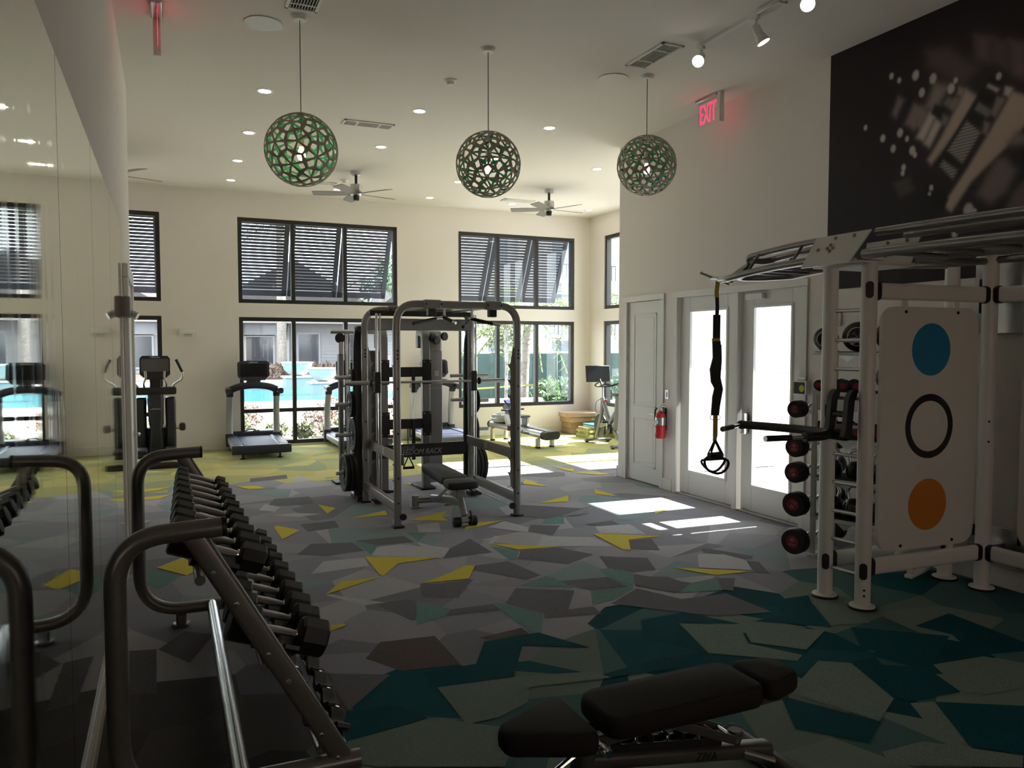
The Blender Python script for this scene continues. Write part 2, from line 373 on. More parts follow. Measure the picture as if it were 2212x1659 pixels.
def make_floor():
    rnd = random.Random(11)
    vs, fs, cols = [], [], []
    seeds = []
    y = YB - 0.4
    while y < YF + 0.5:
        x = XFL - 0.4
        while x < XFR + 0.4:
            seeds.append((x + rnd.uniform(-.28, .28), y + rnd.uniform(-.2, .2)))
            x += 0.62
        y += 0.43
    inside = lambda p: (XFL-0.05 <= p[0] <= XFR+0.05 and YS <= p[1] <= YF+0.02) or (XL-0.05 <= p[0] <= XR+0.12 and YB <= p[1] <= YS)
    def cell(i):
        a = seeds[i]; poly = [(a[0]-1.2, a[1]-1.2), (a[0]+1.2, a[1]-1.2), (a[0]+1.2, a[1]+1.2), (a[0]-1.2, a[1]+1.2)]
        for b in sorted((s for s in seeds if s is not a and abs(s[0]-a[0]) < 1.7 and abs(s[1]-a[1]) < 1.7), key=lambda s: (s[0]-a[0])**2 + (s[1]-a[1])**2):
            poly = clip(poly, a, b)
            if len(poly) < 3: return None
        return poly
    def box_clip(poly, x0, x1, y0, y1):
        for (nx, ny, d) in ((1, 0, x1), (-1, 0, -x0), (0, 1, y1), (0, -1, -y0)):
            out = []; n = len(poly)
            for i in range(n):
                p, q = poly[i], poly[(i+1) % n]; dp = p[0]*nx+p[1]*ny-d; dq = q[0]*nx+q[1]*ny-d
                if dp <= 0: out.append(p)
                if dp*dq < 0:
                    t = dp/(dp-dq); out.append((p[0]+(q[0]-p[0])*t, p[1]+(q[1]-p[1])*t))
            poly = out
            if len(poly) < 3: return None
        return poly
    def put(poly, z, c):
        o = len(vs); vs.extend((x, y, z) for x, y in poly); fs.append(list(range(o, o+len(poly)))); cols.append(c)
    for i, s in enumerate(seeds):
        if not (XFL-.9 < s[0] < XFR+.9): continue
        poly = cell(i)
        if not poly: continue
        edge = 4.35 - 0.25*math.sin(s[0]*1.1)
        zone = (Z_NEAR if s[0] > 0.8 or s[1] < 2.6 else Z_DIM) if s[1] < edge else (Z_MID if s[1] < 10.55 + 0.35*math.sin(s[0]*1.7) else Z_FAR)
        c = rnd.choice(zone)
        # a cell is often split in two tones along a chord
        parts = [(poly, c)]
        if rnd.random() < 0.45 and len(poly) >= 5:
            k = len(poly)//2; parts = [(poly[:k+1], c), (poly[k:]+[poly[0]], rnd.choice(zone))]
        for p, cc in parts:
            for bx in ((XFL-0.05, XFR+0.05, YS, YF+0.02), (XL-0.05, XR+0.14, YB, YS)):
                q = box_clip(p, *bx)
                if q: put(q, 0.0, cc)
    for k, (c, p) in enumerate(TRACED):
        ar = sum(p[i][0]*p[(i+1) % len(p)][1] - p[(i+1) % len(p)][0]*p[i][1] for i in range(len(p)))
        if ar < 0: p = p[::-1]
        put(p, 0.0008 + 0.00004*k, FLC[c][0])
    me = bpy.data.meshes.new('floor'); me.from_pydata(vs, [], fs)
    at = me.color_attributes.new('Col', 'FLOAT_COLOR', 'CORNER'); data = []
    for f, c in zip(fs, cols): data += [c[0], c[1], c[2], 1.0] * len(f)
    at.data.foreach_set('color', [v if i % 4 == 3 else v*1.65 for i, v in enumerate(data)])
    me.materials.append(mat('carpet', rough=0.95, spec=0.1, attr='Col', noise=(240, 0.5), bump=(700, 0.5)))
    o = link('floor', me); o['kind'] = 'structure'
make_floor()
MB().b6(XFL-TH, XFR+TH, YB-TH, YF+TH, -0.06, -0.012).build('floor_slab', mat('concrete', (0.4, 0.4, 0.38), 0.9))['kind'] = 'structure'
c = MB(); c.b6(XFL-TH, XFR+TH, YS-0.2, YF+TH, ZC, ZC+0.15); c.b6(XL-TH, XR+TH, YB-TH, YS-0.2, ZC, ZC+0.15)
c.build('ceiling', M_ceil)['kind'] = 'structure'

def wall(name, axis, plane, out, u0, u1, holes, z0=0.0, z1=ZC, m=None, th=TH):
    """axis 'x': the wall runs along x at y=plane; out = +1/-1 side on which its thickness lies"""
    us = sorted({u0, u1, *[h[0] for h in holes], *[h[1] for h in holes]}); zs = sorted({z0, z1, *[h[2] for h in holes], *[h[3] for h in holes]})
    b = MB()
    for i in range(len(us)-1):
        z_run = None
        for j in range(len(zs)):
            solid = j < len(zs)-1 and not any(h[0] <= us[i]+1e-6 and us[i+1] <= h[1]+1e-6 and h[2] <= zs[j]+1e-6 and zs[j+1] <= h[3]+1e-6 for h in holes)
            if solid and z_run is None: z_run = zs[j]
            if not solid and z_run is not None:
                p0, p1 = (plane, plane + out*th); lo, hi = min(p0, p1), max(p0, p1)
                if axis == 'x': b.b6(us[i], us[i+1], lo, hi, z_run, zs[j])
                else: b.b6(lo, hi, us[i], us[i+1], z_run, zs[j])
                z_run = None
    o = b.build(name, m or M_wall, smooth=0); o['kind'] = 'structure'; return o
ZU0, ZU1, ZL0, ZL1 = 2.59, 4.10, 0.58, 2.34
W0, W1, W2 = (-2.52, -0.09), (1.16, 4.05), (5.30, 7.92)
far_holes = []
for k, wx in enumerate((W0, W1, W2)):
    far_holes += [(wx[0], wx[1], ZU0, ZU1), (wx[0], wx[1], 0.035 if k < 2 else ZL0, ZL1)]
wall('wall_far', 'x', YF, 1, XFL-TH, XFR+TH, far_holes)
WA, WB = (9.62, 11.22), (12.25, 13.85)
wall('wall_far_right', 'y', XFR, 1, YS-0.2, YF, [(w[0], w[1], z[0], z[1]) for w in (WA, WB) for z in ((ZU0, ZU1), (ZL0, ZL1))])
wall('wall_far_left', 'y', XFL, -1, YS-0.2, YF, [])
DC, DG1, DG2 = (8.19, 8.98), (6.80, 7.80), (5.86, 6.74)       # closet door, fixed glass door, exit door
wall('wall_right', 'y', XR, 1, YB-TH, YS, [(5.786, 7.854, 0, 2.434), (DC[0]-0.014, DC[1]+0.014, 0, 2.434)])
wall('wall_step_right', 'x', YS, -1, XR+TH, XFR+TH, [])
wall('wall_left', 'y', XL, -1, YB-TH, YS, [])
wall('wall_step_left', 'x', YS, -1, XFL-TH, XL-TH, [])
BWX = (1.1, 4.3)  # opening for the unseen back window, added to light the near side
wall('wall_back', 'x', YB, -1, XL, XR, [(BWX[0], BWX[1], 0.95, 2.15)])
# closet behind the closet door
cb = MB(); cb.b6(XR+TH, XR+TH+0.02, 8.1, 9.0, 0, 2.5); cb.build('wall_closet', M_wall)['kind'] = 'structure'

# baseboards
def base(name, x0, x1, y0, y1):
    b = MB(); b.b6(x0, x1, y0, y1, 0, 0.15, 0.004); o = b.build(name, M_trim); o['kind'] = 'structure'
base('baseboard_far', W0[1], W1[0], YF-0.016, YF); base('baseboard_far', W1[1], XFR, YF-0.016, YF)
base('baseboard_far_right', XFR-0.016, XFR, YS, YF)
base('baseboard_right', XR-0.016, XR, YB, 5.76); base('baseboard_right', XR-0.016, XR, 7.93, 8.12); base('baseboard_right', XR-0.016, XR, 9.06, YS+0.016)
base('baseboard_step_right', XR-0.016, XFR, YS, YS+0.016)
base('baseboard_left', XL, XL+0.016, YB, 7.42); base('baseboard_back', XL, XR, YB, YB+0.016)
b = MB(); b.b6(XL, XL+0.03, YB, 7.3, 0.0, 0.085, 0.003); b.build('trim_1', mat('beige_trim', (0.50, 0.42, 0.31), 0.5))['kind'] = 'structure'

# ---- windows
WN = [0]
def window(axis, plane, out, u0, u1, z0, z1, mull, hm=None, gm=None):
    WN[0] += 1
    t = thing('window_%d' % WN[0], None, None, kind='structure')
    fw, fd = 0.07, 0.11
    def bb(b, a0, a1, c0, c1, d0, d1):
        lo, hi = sorted((plane + out*d0, plane + out*d1))
        if axis == 'x': b.b6(a0, a1, lo, hi, c0, c1, 0.004)
        else: b.b6(lo, hi, a0, a1, c0, c1, 0.004)
        return b
    f = MB(); d0, d1 = 0.03, 0.03+fd
    bb(f, u0, u1, z0, z0+fw, d0, d1); bb(f, u0, u1, z1-fw, z1, d0, d1); bb(f, u0, u0+fw, z0+fw, z1-fw, d0, d1); bb(f, u1-fw, u1, z0+fw, z1-fw, d0, d1)
    f.build('window_frame', M_frame, t)
    for u in mull: bb(MB(), u-fw/2, u+fw/2, z0+fw, z1-fw, d0, d1).build('mullion', M_frame, t)
    if hm: bb(MB(), u0+fw, u1-fw, hm-fw/2, hm+fw/2, d0+0.005, d1-0.005).build('transom_bar', M_frame, t)
    us = [u0] + list(mull) + [u1]; zz = [z0] + ([hm] if hm else []) + [z1]
    for i in range(len(us)-1):
        for j in range(len(zz)-1):
            bb(MB(), us[i]+fw*0.55, us[i+1]-fw*0.55, zz[j]+fw*0.55, zz[j+1]-fw*0.55, 0.085, 0.091).build('glass_pane', gm or M_glass, t, smooth=0)
    return t
for k, (wx, mu) in enumerate(((W0, (-1.71, -0.90)), (W1, (2.11, 3.06)), (W2, (6.17, 7.05)))):
    window('x', YF, 1, wx[0], wx[1], ZU0, ZU1, mu)
    window('x', YF, 1, wx[0], wx[1], 0.035 if k < 2 else ZL0, ZL1, mu, 0.655 if k < 2 else None)
for wy in (WA, WB):
    window('y', XFR, 1, wy[0], wy[1], ZU0, ZU1, ((wy[0]+wy[1])/2,))
    window('y', XFR, 1, wy[0], wy[1], ZL0, ZL1, ((wy[0]+wy[1])/2,))

window('x', YB, -1, BWX[0], BWX[1], 0.95, 2.15, (2.17, 3.23), gm=glass('warm_tint_glass', (0.70, 0.60, 0.53)))  # unseen window added for light from behind; its glass is tinted to warm it
# ---- doors on the right wall
M_shade = bpy.data.materials.new('solar_shade'); M_shade.use_nodes = True; _n = M_shade.node_tree
_n.nodes.remove(_n.nodes['Principled BSDF']); _t = _n.nodes.new('ShaderNodeBsdfTransparent'); _l = _n.nodes.new('ShaderNodeBsdfTranslucent'); _l.inputs[0].default_value = (0.62, 0.65, 0.70, 1)
_m = _n.nodes.new('ShaderNodeMixShader'); _m.inputs[0].default_value = 0.88; _n.links.new(_t.outputs[0], _m.inputs[1]); _n.links.new(_l.outputs[0], _m.inputs[2]); _n.links.new(_m.outputs[0], _n.nodes['Material Output'].inputs[0])
def plate(b, x, y0, y1, z0, z1, t): b.b6(x, x+t, y0, y1, z0, z1, 0.003); return b
# closet door
t = thing('door_1', None, None, kind='structure')
plate(MB(), XR+0.02, DC[0]+0.003, DC[1]-0.003, 0.012, 2.415, 0.045).build('door_leaf', M_trim, t)
for (z0, z1) in ((0.22, 0.86), (1.02, 2.26)):
    y0, y1 = DC[0]+0.13, DC[1]-0.13
    f = MB(); 
    for (a0, a1, c0, c1) in ((y0, y1, z0, z0+0.025), (y0, y1, z1-0.025, z1), (y0, y0+0.025, z0, z1), (y1-0.025, y1, z0, z1)): f.b6(XR+0.012, XR+0.021, a0, a1, c0, c1, 0.003)
    f.build('panel_moulding', M_trim, t)
    MB().b6(XR+0.016, XR+0.021, y0+0.055, y1-0.055, z0+0.055, z1-0.055, 0.003).build('raised_panel', M_trim, t)
h = MB(); h.cyl((XR+0.02, DC[0]+0.065, 0.94), (XR-0.045, DC[0]+0.065, 0.94), 0.010); h.cyl((XR+0.022, DC[0]+0.065, 0.94), (XR+0.008, DC[0]+0.065, 0.94), 0.032)
h.tube([(XR-0.04, DC[0]+0.06, 0.94), (XR-0.045, DC[0]+0.19, 0.945)], 0.010); h.build('lever_handle', M_steel, t)
for z in (0.25, 0.98, 1.62, 2.22):
    MB().cyl((XR-0.004, DC[1]+0.003, z), (XR-0.004, DC[1]+0.003, z+0.1), 0.009, n=8).build('hinge', M_steel, t)
def casing(name, y0, y1, zt, wd=0.075):
    b = MB(); x = XR-0.018
    b.b6(x, XR+0.0002, y0-wd, y0, 0, zt, 0.004); b.b6(x, XR+0.0002, y1, y1+wd, 0, zt, 0.004); b.b6(x-0.002, XR+0.0002, y0-wd-0.004, y1+wd+0.004, zt, zt+wd, 0.004)
    b.b6(XR+0.001, XR+TH, y0-0.0125, y0, 0, zt, 0); b.b6(XR+0.001, XR+TH, y1, y1+0.0125, 0, zt, 0); b.b6(XR+0.001, XR+TH, y0-0.0125, y1+0.0125, zt, zt+0.0125, 0)
    o = b.build(name, M_trim); o['kind'] = 'structure'
casing('trim_2', DC[0], DC[1], 2.42); casing('trim_3', 5.80, 7.84, 2.42)
def glass_door(y0, y1, bar):
    t = thing('door_%d' % (3 if bar else 2), None, None, kind='structure')
    x = XR+0.045; sw = 0.175; z0, z1 = 0.02, 2.419; g0, g1 = 0.30, 2.25
    f = MB(); f.b6(x, x+0.045, y0, y0+sw, z0, z1, 0.003); f.b6(x, x+0.045, y1-sw, y1, z0, z1, 0.003)
    f.b6(x, x+0.045, y0+sw, y1-sw, z0, g0, 0.003); f.b6(x, x+0.045, y0+sw, y1-sw, g1, z1, 0.003); f.build('door_leaf', M_trim, t)
    e = MB()
    for (a0, a1, c0, c1) in ((y0+sw-.02, y1-sw+.02, g0-.02, g0+.012), (y0+sw-.02, y1-sw+.02, g1-.012, g1+.02), (y0+sw-.02, y0+sw+.012, g0, g1), (y1-sw-.012, y1-sw+.02, g0, g1)):
        e.b6(x-0.012, x+0.002, a0, a1, c0, c1, 0.004)
    e.build('glass_bead', M_trim, t)
    MB().b6(x+0.018, x+0.026, y0+sw-0.005, y1-sw+0.005, g0-0.005, g1+0.005).build('glass_pane', M_glass, t, smooth=0)
    MB().b6(x+0.030, x+0.036, y0+sw, y1-sw, 1.55, g1).build('roller_shade', M_shade, t)
    if bar:
        d = MB(); d.b6(x-0.055, x, y0+0.06, y1-0.05, 0.95, 1.005, 0.012, 2); p = d.build('exit_bar', M_steel, t)
        MB().b6(x-0.075, x, y1-0.13, y1-0.055, 0.86, 1.10, 0.02, 2).build('latch_case', M_steel, t)
        MB().b6(x-0.06, x, y1-0.36, y1-0.10, z1-0.09, z1-0.03, 0.006).build('closer_body', M_whitep, t)
    MB().b6(XR-0.01, XR+TH, y0-0.02, y1+0.02, 0.0, 0.018, 0.004).build('threshold', mat('threshold_metal', (0.45, 0.44, 0.42), 0.45, 0.6), t)
glass_door(6.80, 7.835, False); glass_door(5.805, 6.72, True)
b = MB(); b.b6(XR-0.02, XR+TH, 6.725, 6.795, 0, 2.42, 0.004); b.build('trim_4', M_trim)['kind'] = 'structure'
# ---- door on the left wall
t = thing('door_4', None, None, kind='structure')
MB().b6(XL, XL+0.02, 7.62, 8.62, 0.01, 2.42, 0.003).build('door_leaf', M_trim, t)
b = MB(); b.b6(XL, XL+0.045, 7.52, 7.62, 0, 2.43, 0.006); b.b6(XL, XL+0.045, 8.62, 8.72, 0, 2.43, 0.006); b.b6(XL, XL+0.047, 7.51, 8.73, 2.43, 2.55, 0.006)
b.build('door_casing', M_trim, t)
h = MB(); h.cyl((XL+0.02, 8.53, 0.95), (XL+0.075, 8.53, 0.95), 0.011); h.cyl((XL+0.02, 8.53, 0.95), (XL+0.03, 8.53, 0.95), 0.033); h.tube([(XL+0.072, 8.535, 0.95), (XL+0.076, 8.39, 0.95)], 0.011)
h.build('lever_handle', M_steel, t)
# ---- mirrors on the left wall
mm = bpy.data.materials.new('mirror_glass'); mm.use_nodes = True; MATS['mirror_glass'] = mm
nt = mm.node_tree; bs = nt.nodes['Principled BSDF']; bs.inputs['Metallic'].default_value = 1.0; bs.inputs['Base Color'].default_value = (0.60, 0.64, 0.58, 1)
tcn = nt.nodes.new('ShaderNodeTexCoord'); mp = nt.nodes.new('ShaderNodeMapping'); mp.inputs['Scale'].default_value = (1, 9, 1.2)
nz = nt.nodes.new('ShaderNodeTexNoise'); nz.inputs['Scale'].default_value = 1.6; nz.inputs['Detail'].default_value = 4
mr = nt.nodes.new('ShaderNodeMapRange'); mr.inputs[1].default_value = 0.45; mr.inputs[2].default_value = 0.75; mr.inputs[3].default_value = 0.015; mr.inputs[4].default_value = 0.10
nt.links.new(tcn.outputs['Object'], mp.inputs[0]); nt.links.new(mp.outputs[0], nz.inputs['Vector']); nt.links.new(nz.outputs['Fac'], mr.inputs[0]); nt.links.new(mr.outputs[0], bs.inputs['Roughness'])
ys = [7.22, 5.86, 4.50, 3.17, 1.82, 0.47, -0.88]
for k in range(len(ys)-1):
    o = MB().b6(XL+0.001, XL+0.007, ys[k+1]+0.004, ys[k]-0.004, 0.09, 2.86).build('mirror_panel', [mm], smooth=0)
    tag(o, 'tall frameless mirror panel on the wall behind the dumbbell rack, %s from the doorway' % ORD[k], 'mirror', 'gym mirrors')
MB().b6(XL-0.001, XL+0.0006, ys[-1], ys[0], 0.09, 2.86).build('wall_left_backing', M_print_b)['kind'] = 'structure'
# ================================================================== outdoors
GZ = -0.08
M_deck = mat('pale_concrete', (0.50, 0.49, 0.47), 0.9, noise=(3, 0.06))
M_mulch = mat('pine_mulch', (0.085, 0.05, 0.04), 0.95, noise=(25, 0.4))
M_leaf = mat('green_leaf', (0.055, 0.11, 0.03), 0.5, noise=(8, 0.35))
M_leaf2 = mat('yellow_green_leaf', (0.12, 0.165, 0.04), 0.5, noise=(8, 0.35))
M_leafd = mat('dark_green_leaf', (0.035, 0.10, 0.045), 0.5, noise=(8, 0.35))
M_dry = mat('dry_grass', (0.13, 0.085, 0.062), 0.8, noise=(8, 0.35))
M_trunk = mat('palm_bark', (0.22, 0.195, 0.175), 0.9, noise=(12, 0.3), bump=(18, 0.6))
M_siding = mat('grey_siding', (0.26, 0.265, 0.285), 0.8)
M_facade = mat('white_stucco', (0.31, 0.31, 0.325), 0.85)
M_roof = mat('dark_shingle', (0.05, 0.045, 0.045), 0.85, noise=(6, 0.3))
M_dkglass = mat('dark_window_glass', (0.035, 0.038, 0.05), 0.12, spec=0.8)
def bed(name, pts, m, z=GZ+0.02):
    b = MB(); b.prism(pts, 0.05, Matrix.Translation((0, 0, z-0.04))); o = b.build(name, m, smooth=0); o['kind'] = 'structure'; return o
g = MB(); g.b6(-150, 150, 30-150, 220, GZ-0.2, GZ)
# the pool is cut out of the deck: build the deck around it
POOL = (-9.0, 8.6, 27.3, 40.4)
g = MB()
for (x0, x1, y0, y1) in ((-160, 160, -60, POOL[2]), (-160, 160, POOL[3], 200), (-160, POOL[0], POOL[2], POOL[3]), (POOL[1], 160, POOL[2], POOL[3])): g.b6(x0, x1, y0, y1, GZ-0.3, GZ)
g.build('ground', M_deck, smooth=0)['kind'] = 'structure'
t = thing('swimming_pool', 'turquoise swimming pool with pale tiled rim seen through the window', 'pool', (0, 0, GZ))
MB().b6(POOL[0], POOL[1], POOL[2], POOL[3], -1.4, -1.3).build('pool_floor', mat('pool_plaster', (0.25, 0.62, 0.70), 0.6), t, smooth=0)
b = MB(); b.b6(POOL[0]-.3, POOL[1]+.3, POOL[2]-.3, POOL[2], -1.4, 0.02); b.b6(POOL[0]-.3, POOL[1]+.3, POOL[3], POOL[3]+.3, -1.4, 0.02); b.b6(POOL[0]-.3, POOL[0], POOL[2], POOL[3], -1.4, 0.02); b.b6(POOL[1], POOL[1]+.3, POOL[2], POOL[3], -1.4, 0.02)
b.build('pool_rim', mat('pool_tile', (0.30, 0.33, 0.34), 0.4), t, smooth=0)
M_water = mat('pool_water', (0.025, 0.15, 0.185), 0.12, spec=0.12, bump=(1.3, 0.25))
MB().b6(POOL[0], POOL[1], POOL[2], POOL[3], -0.14, -0.10).build('water_surface', M_water, t, smooth=0)
def fountain(x, y, s, lab):
    t = thing('fountain_bowl', lab, 'fountain', (x, y, GZ), group='pool fountains')
    b = MB(); b.b6(-0.52*s, 0.52*s, -0.5*s, 0.5*s, -0.25, 0.36*s, 0.01); b.build('pedestal', mat('pale_blue_tile', (0.20, 0.25, 0.265), 0.4), t)
    b = MB(); b.b6(-0.60*s, 0.60*s, -0.56*s, 0.56*s, 0.36*s, 0.43*s, 0.01); b.build('coping', M_deck, t)
    b = MB(); b.lathe([(0.16*s, 0.43*s), (0.34*s, 0.5*s), (0.52*s, 0.68*s), (0.62*s, 0.95*s), (0.66*s, 0.96*s), (0.64*s, 1.0*s), (0.58*s, 0.97*s), (0.40*s, 0.75*s), (0.05, 0.66*s)], n=28); b.build('bowl', mat('white_cast_stone', (0.30, 0.33, 0.33), 0.6), t)
fountain(5.85, 32.3, 1.0, 'larger white fountain bowl on a square tiled pedestal at the pool edge')
fountain(5.55, 37.2, 1.15, 'white fountain bowl on a pedestal farther across the pool, beside the palm trunk')
bed('ground_bed', [(0.9, 14.66), (2.5, 14.66), (2.2, 16.2), (1.9, 17.6), (1.75, 21.2), (0.2, 21.5), (-3.5, 20.5), (-3.5, 14.66)], M_mulch)
bed('ground_bed', [(2.6, 14.66), (5.0, 14.66), (5.3, 21.2), (3.9, 21.6), (3.0, 18.6), (2.75, 17.0)], M_mulch)
bed('ground_bed', [(-8, 46), (9.5, 44.5), (16, 47), (16, 57.8), (-20, 57.8)], M_mulch)
bed('ground_bed', [(7.2, 17.6), (14, 15.4), (20, 22), (9, 24.5)], M_mulch)

def leaf_cloud(rnd, c, rad, n, size, upright=0.3):
    b = MB()
    for _ in range(n):
        while True:
            p = Vector((rnd.uniform(-1, 1), rnd.uniform(-1, 1), rnd.uniform(-1, 1)))
            if p.length <= 1: break
        p = Vector((p.x*rad[0], p.y*rad[1], p.z*rad[2])) + vec(c)
        d = Vector((rnd.uniform(-1, 1), rnd.uniform(-1, 1), rnd.uniform(-0.6, 1) + upright)).normalized()
        s = d.orthogonal().normalized() * size * 0.28; L = size * rnd.uniform(0.7, 1.3)
        b.add([p - s*0.2, p + d*L*0.5 - s, p + d*L, p + d*L*0.5 + s], [(0, 1, 2, 3)])
    return b
def shrub(name, lab, x, y, r, h, m, n=260, size=0.12, seed=0, group='planting outside the windows'):
    rnd = random.Random(seed*31+int(x*100)); t = thing(name, lab, 'shrub', (x, y, GZ), group=group)
    o = leaf_cloud(rnd, (0, 0, h*0.55), (r, r, h*0.5), n, size).build('foliage', m, t, smooth=0); o['kind'] = 'stuff'
    b = MB()
    for k in range(5):
        a = rnd.uniform(0, 6.28); b.tube([(0, 0, 0), (math.cos(a)*r*0.5, math.sin(a)*r*0.5, h*0.6)], 0.008, n=5)
    b.build('stem', M_trunk, t)
SH = 'low pink-brown shrub in the mulch outside the pool window'
LOW = sorted([(1.25, 16.3, .30, .45, 0), (1.55, 18.2, .4, .55, 1), (1.0, 19.3, .5, .6, 1), (1.9, 15.9, .28, .34, 0), (2.45, 15.7, .24, .34, 0), (3.1, 15.8, .35, .36, 0), (3.6, 16.2, .4, .42, 0),
        (3.3, 18.2, .5, .5, 1), (4.0, 19.6, .55, .6, 1), (4.6, 18.2, .5, .55, 1), (4.2, 16.6, .4, .45, 0), (-.6, 16.5, .4, .45, 0), (-1.4, 17.5, .5, .5, 1)])
for i, (x, y, r, h, k) in enumerate(LOW):
    no = [q for q in LOW if q[4] == k].index((x, y, r, h, k))
    shrub('low_shrub', ('green ground-cover shrub at the foot of the pool windows' if k == 0 else SH) + ', %s from the elliptical side' % ORD[no], x, y, r, h, (mat('sage_leaf', (0.13, 0.14, 0.07), 0.6, noise=(8, .3)) if k == 0 else M_dry), 320, 0.10, i)
for i, (x, y) in enumerate([(3.2, 46), (4.4, 47.0), (5.2, 45.5), (6.0, 46.5), (7.9, 45.8), (9.0, 47.5)]):
    shrub('low_shrub', 'reddish-brown bush on the mulch bed across the pool, %s from the middle gable' % ORD[5-i], x, y, .7, .8, M_dry, 200, 0.25, 40+i)
def palm(name, lab, x, y, h, r, nf, L, m, seed, lean=0.0, scars=True):
    rnd = random.Random(seed); t = thing(name, lab, 'palm tree', (x, y, GZ), group='palms around the pool')
    n = 14; pts = [(lean*(k/n)**2, 0, h*k/n) for k in range(n+1)]
    b = MB(); b.tube(pts, r, n=12, rs=[r*(1.15 - 0.3*k/n + (0.06 if k % 2 and scars else 0)) for k in range(n+1)]); b.build('trunk', M_trunk, t)
    top = Vector((lean, 0, h))
    for k in range(nf):
        a = 2*PI*k/nf + rnd.uniform(-.2, .2); el = rnd.uniform(-0.1, 1.1); d = Vector((math.cos(a), math.sin(a), 0)); side = Vector((-d.y, d.x, 0))
        f = MB(); prev = None; pp = []
        for j in range(9):
            s = j/8; p = top + d*(L*s*math.cos(el*0.7)) + Vector((0, 0, L*(math.sin(el)*s - 0.75*s*s))); pp.append(p)
        f.tube(pp, 0.02, n=4)
        for j in range(1, 9):
            for sg in (-1, 1):
                for q in (0, .5):
                    p = pp[j-1].lerp(pp[j], q); ll = L*0.28*(1 - 0.5*abs(j/8 - .4)); e = p + side*sg*ll*0.8 + d*ll*0.5 - Vector((0, 0, ll*0.35)); w = d*0.03
                    f.add([p-w, p+w, e], [(0, 1, 2)])
        f.build('frond', m, t, smooth=0)
palm('palm_tree', 'tall palm with a pale smooth trunk standing across the pool', 6.6, 50.5, 9.5, 0.27, 16, 3.2, M_leaf, 3)
palm('palm_tree', 'palm with drooping fronds beside the second wing of the pool house', 11.9, 46.0, 5.4, 0.22, 16, 2.4, M_leaf, 4)
palm('palm_tree', 'rough-barked palm trunk beside the green screened fence', 9.78, 21.0, 2.75, 0.13, 16, 2.3, M_leaf2, 5, 0.15)
palm('palm_tree', 'young bright green palm behind the shutters by the corner window', 13.3, 22.8, 3.2, 0.13, 16, 2.4, M_leaf2, 6)
def tree(name, lab, x, y, h, cr, m, seed, n=900, size=0.2):
    rnd = random.Random(seed); t = thing(name, lab, 'tree', (x, y, GZ), group='trees beyond the windows')
    b = MB(); b.tube([(0, 0, 0), (0.03, 0, h*0.4), (0, 0.05, h*0.75)], 0.05, n=8)
    for k in range(5):
        a = k*1.3; b.tube([(0.02, 0, h*(0.35+.06*k)), (math.cos(a)*cr*.6, math.sin(a)*cr*.6, h*(.6+.06*k))], 0.02, n=6)
    b.build('trunk', M_trunk, t)
    c = MB()
    for k in range(7):
        a = rnd.uniform(0, 6.28); p = (math.cos(a)*cr*.45, math.sin(a)*cr*.45, h*(0.55+0.07*k)); l = leaf_cloud(rnd, p, (cr*.55, cr*.55, cr*.5), n//7, size); c.add(l.v, l.f)
    o = c.build('crown', m, t, smooth=0); o['kind'] = 'stuff'
tree('young_tree', 'slender young tree with airy yellow-green leaves beside the fence', 8.75, 20.0, 3.6, 0.9, M_leaf2, 8, 1600, 0.13)
for i, (x, y, h, cr) in enumerate([(-16, 75, 9, 4), (22, 78, 9, 4)]):
    tree('shade_tree', 'broad tree rising behind the pool house roof, %s' % ('elliptical side', 'apartment side')[i], x, y, h, cr, M_leafd, 20+i, 900, 1.0)
for i, (x, y) in enumerate([(9.4, 18.7), (10.0, 19.0), (10.7, 18.6), (11.0, 20.2), (11.3, 19.2), (12.0, 18.9), (12.2, 20.4), (12.8, 19.3)]):
    shrub('leafy_shrub', 'leafy green shrub against the green fence screen, %s from the planter wall' % ORD[i], x, y, .42, .95, M_leafd if i % 2 else M_leaf, 420, 0.17, 60+i)
# green screened fence
t = thing('screened_fence', 'low fence hung with dark green screen fabric', 'fence', (0, 0, GZ))
xs = [8.0 + 1.5*k for k in range(8)]
for i, x in enumerate(xs): MB().cyl((x, 24.2 - 0.05*i, 0), (x, 24.2 - 0.05*i, 1.68), 0.025, n=8).build('post', M_steel, t)
for i in range(len(xs)-1):
    y = 24.17 - 0.05*i; b = MB(); n = 6
    vsx = [(xs[i]+1.5*k/n, y + 0.03*math.sin(k*2.1+i), z) for k in range(n+1) for z in (0.02, 1.64)]
    b.add(vsx, [(2*k, 2*k+2, 2*k+3, 2*k+1) for k in range(n)]); b.build('screen_panel', mat('green_screen', (0.035, 0.075, 0.070), 0.8), t)
b = MB(); b.cyl((8.0, 24.2, 1.68), (xs[-1], 23.85, 1.68), 0.02, n=8); b.build('top_rail', M_steel, t)
# caution tape and planter kerb
b = MB(); pts = [(7.6, 20.6, 0.55), (9.78, 20.85, 0.62), (11.6, 20.3, 0.72), (14, 19.8, 0.85)]
for i in range(3):
    a, c = Vector(pts[i]), Vector(pts[i+1]); b.add([a, c, c+Vector((0, 0, .05)), a+Vector((0, 0, .05))], [(0, 1, 2, 3)])
tag(b.build('caution_tape', mat('caution_yellow', (0.30, 0.29, 0.06), 0.5), smooth=0), 'yellow caution tape strung across the planting by the fence', 'tape')
b = MB(); b.b6(7.0, 8.6, 17.3, 17.6, GZ, 0.52, 0.01); tag(b.build('planter_wall', mat('pink_stucco', (0.30, 0.255, 0.24), 0.85)), 'low pinkish planter wall below the fence', 'wall')
b = MB(); b.b6(9.0, 12.5, 16.9, 17.2, GZ, 0.42, 0.01); tag(b.build('planter_kerb', M_facade), 'low white kerb wall in front of the green shrubs', 'wall')

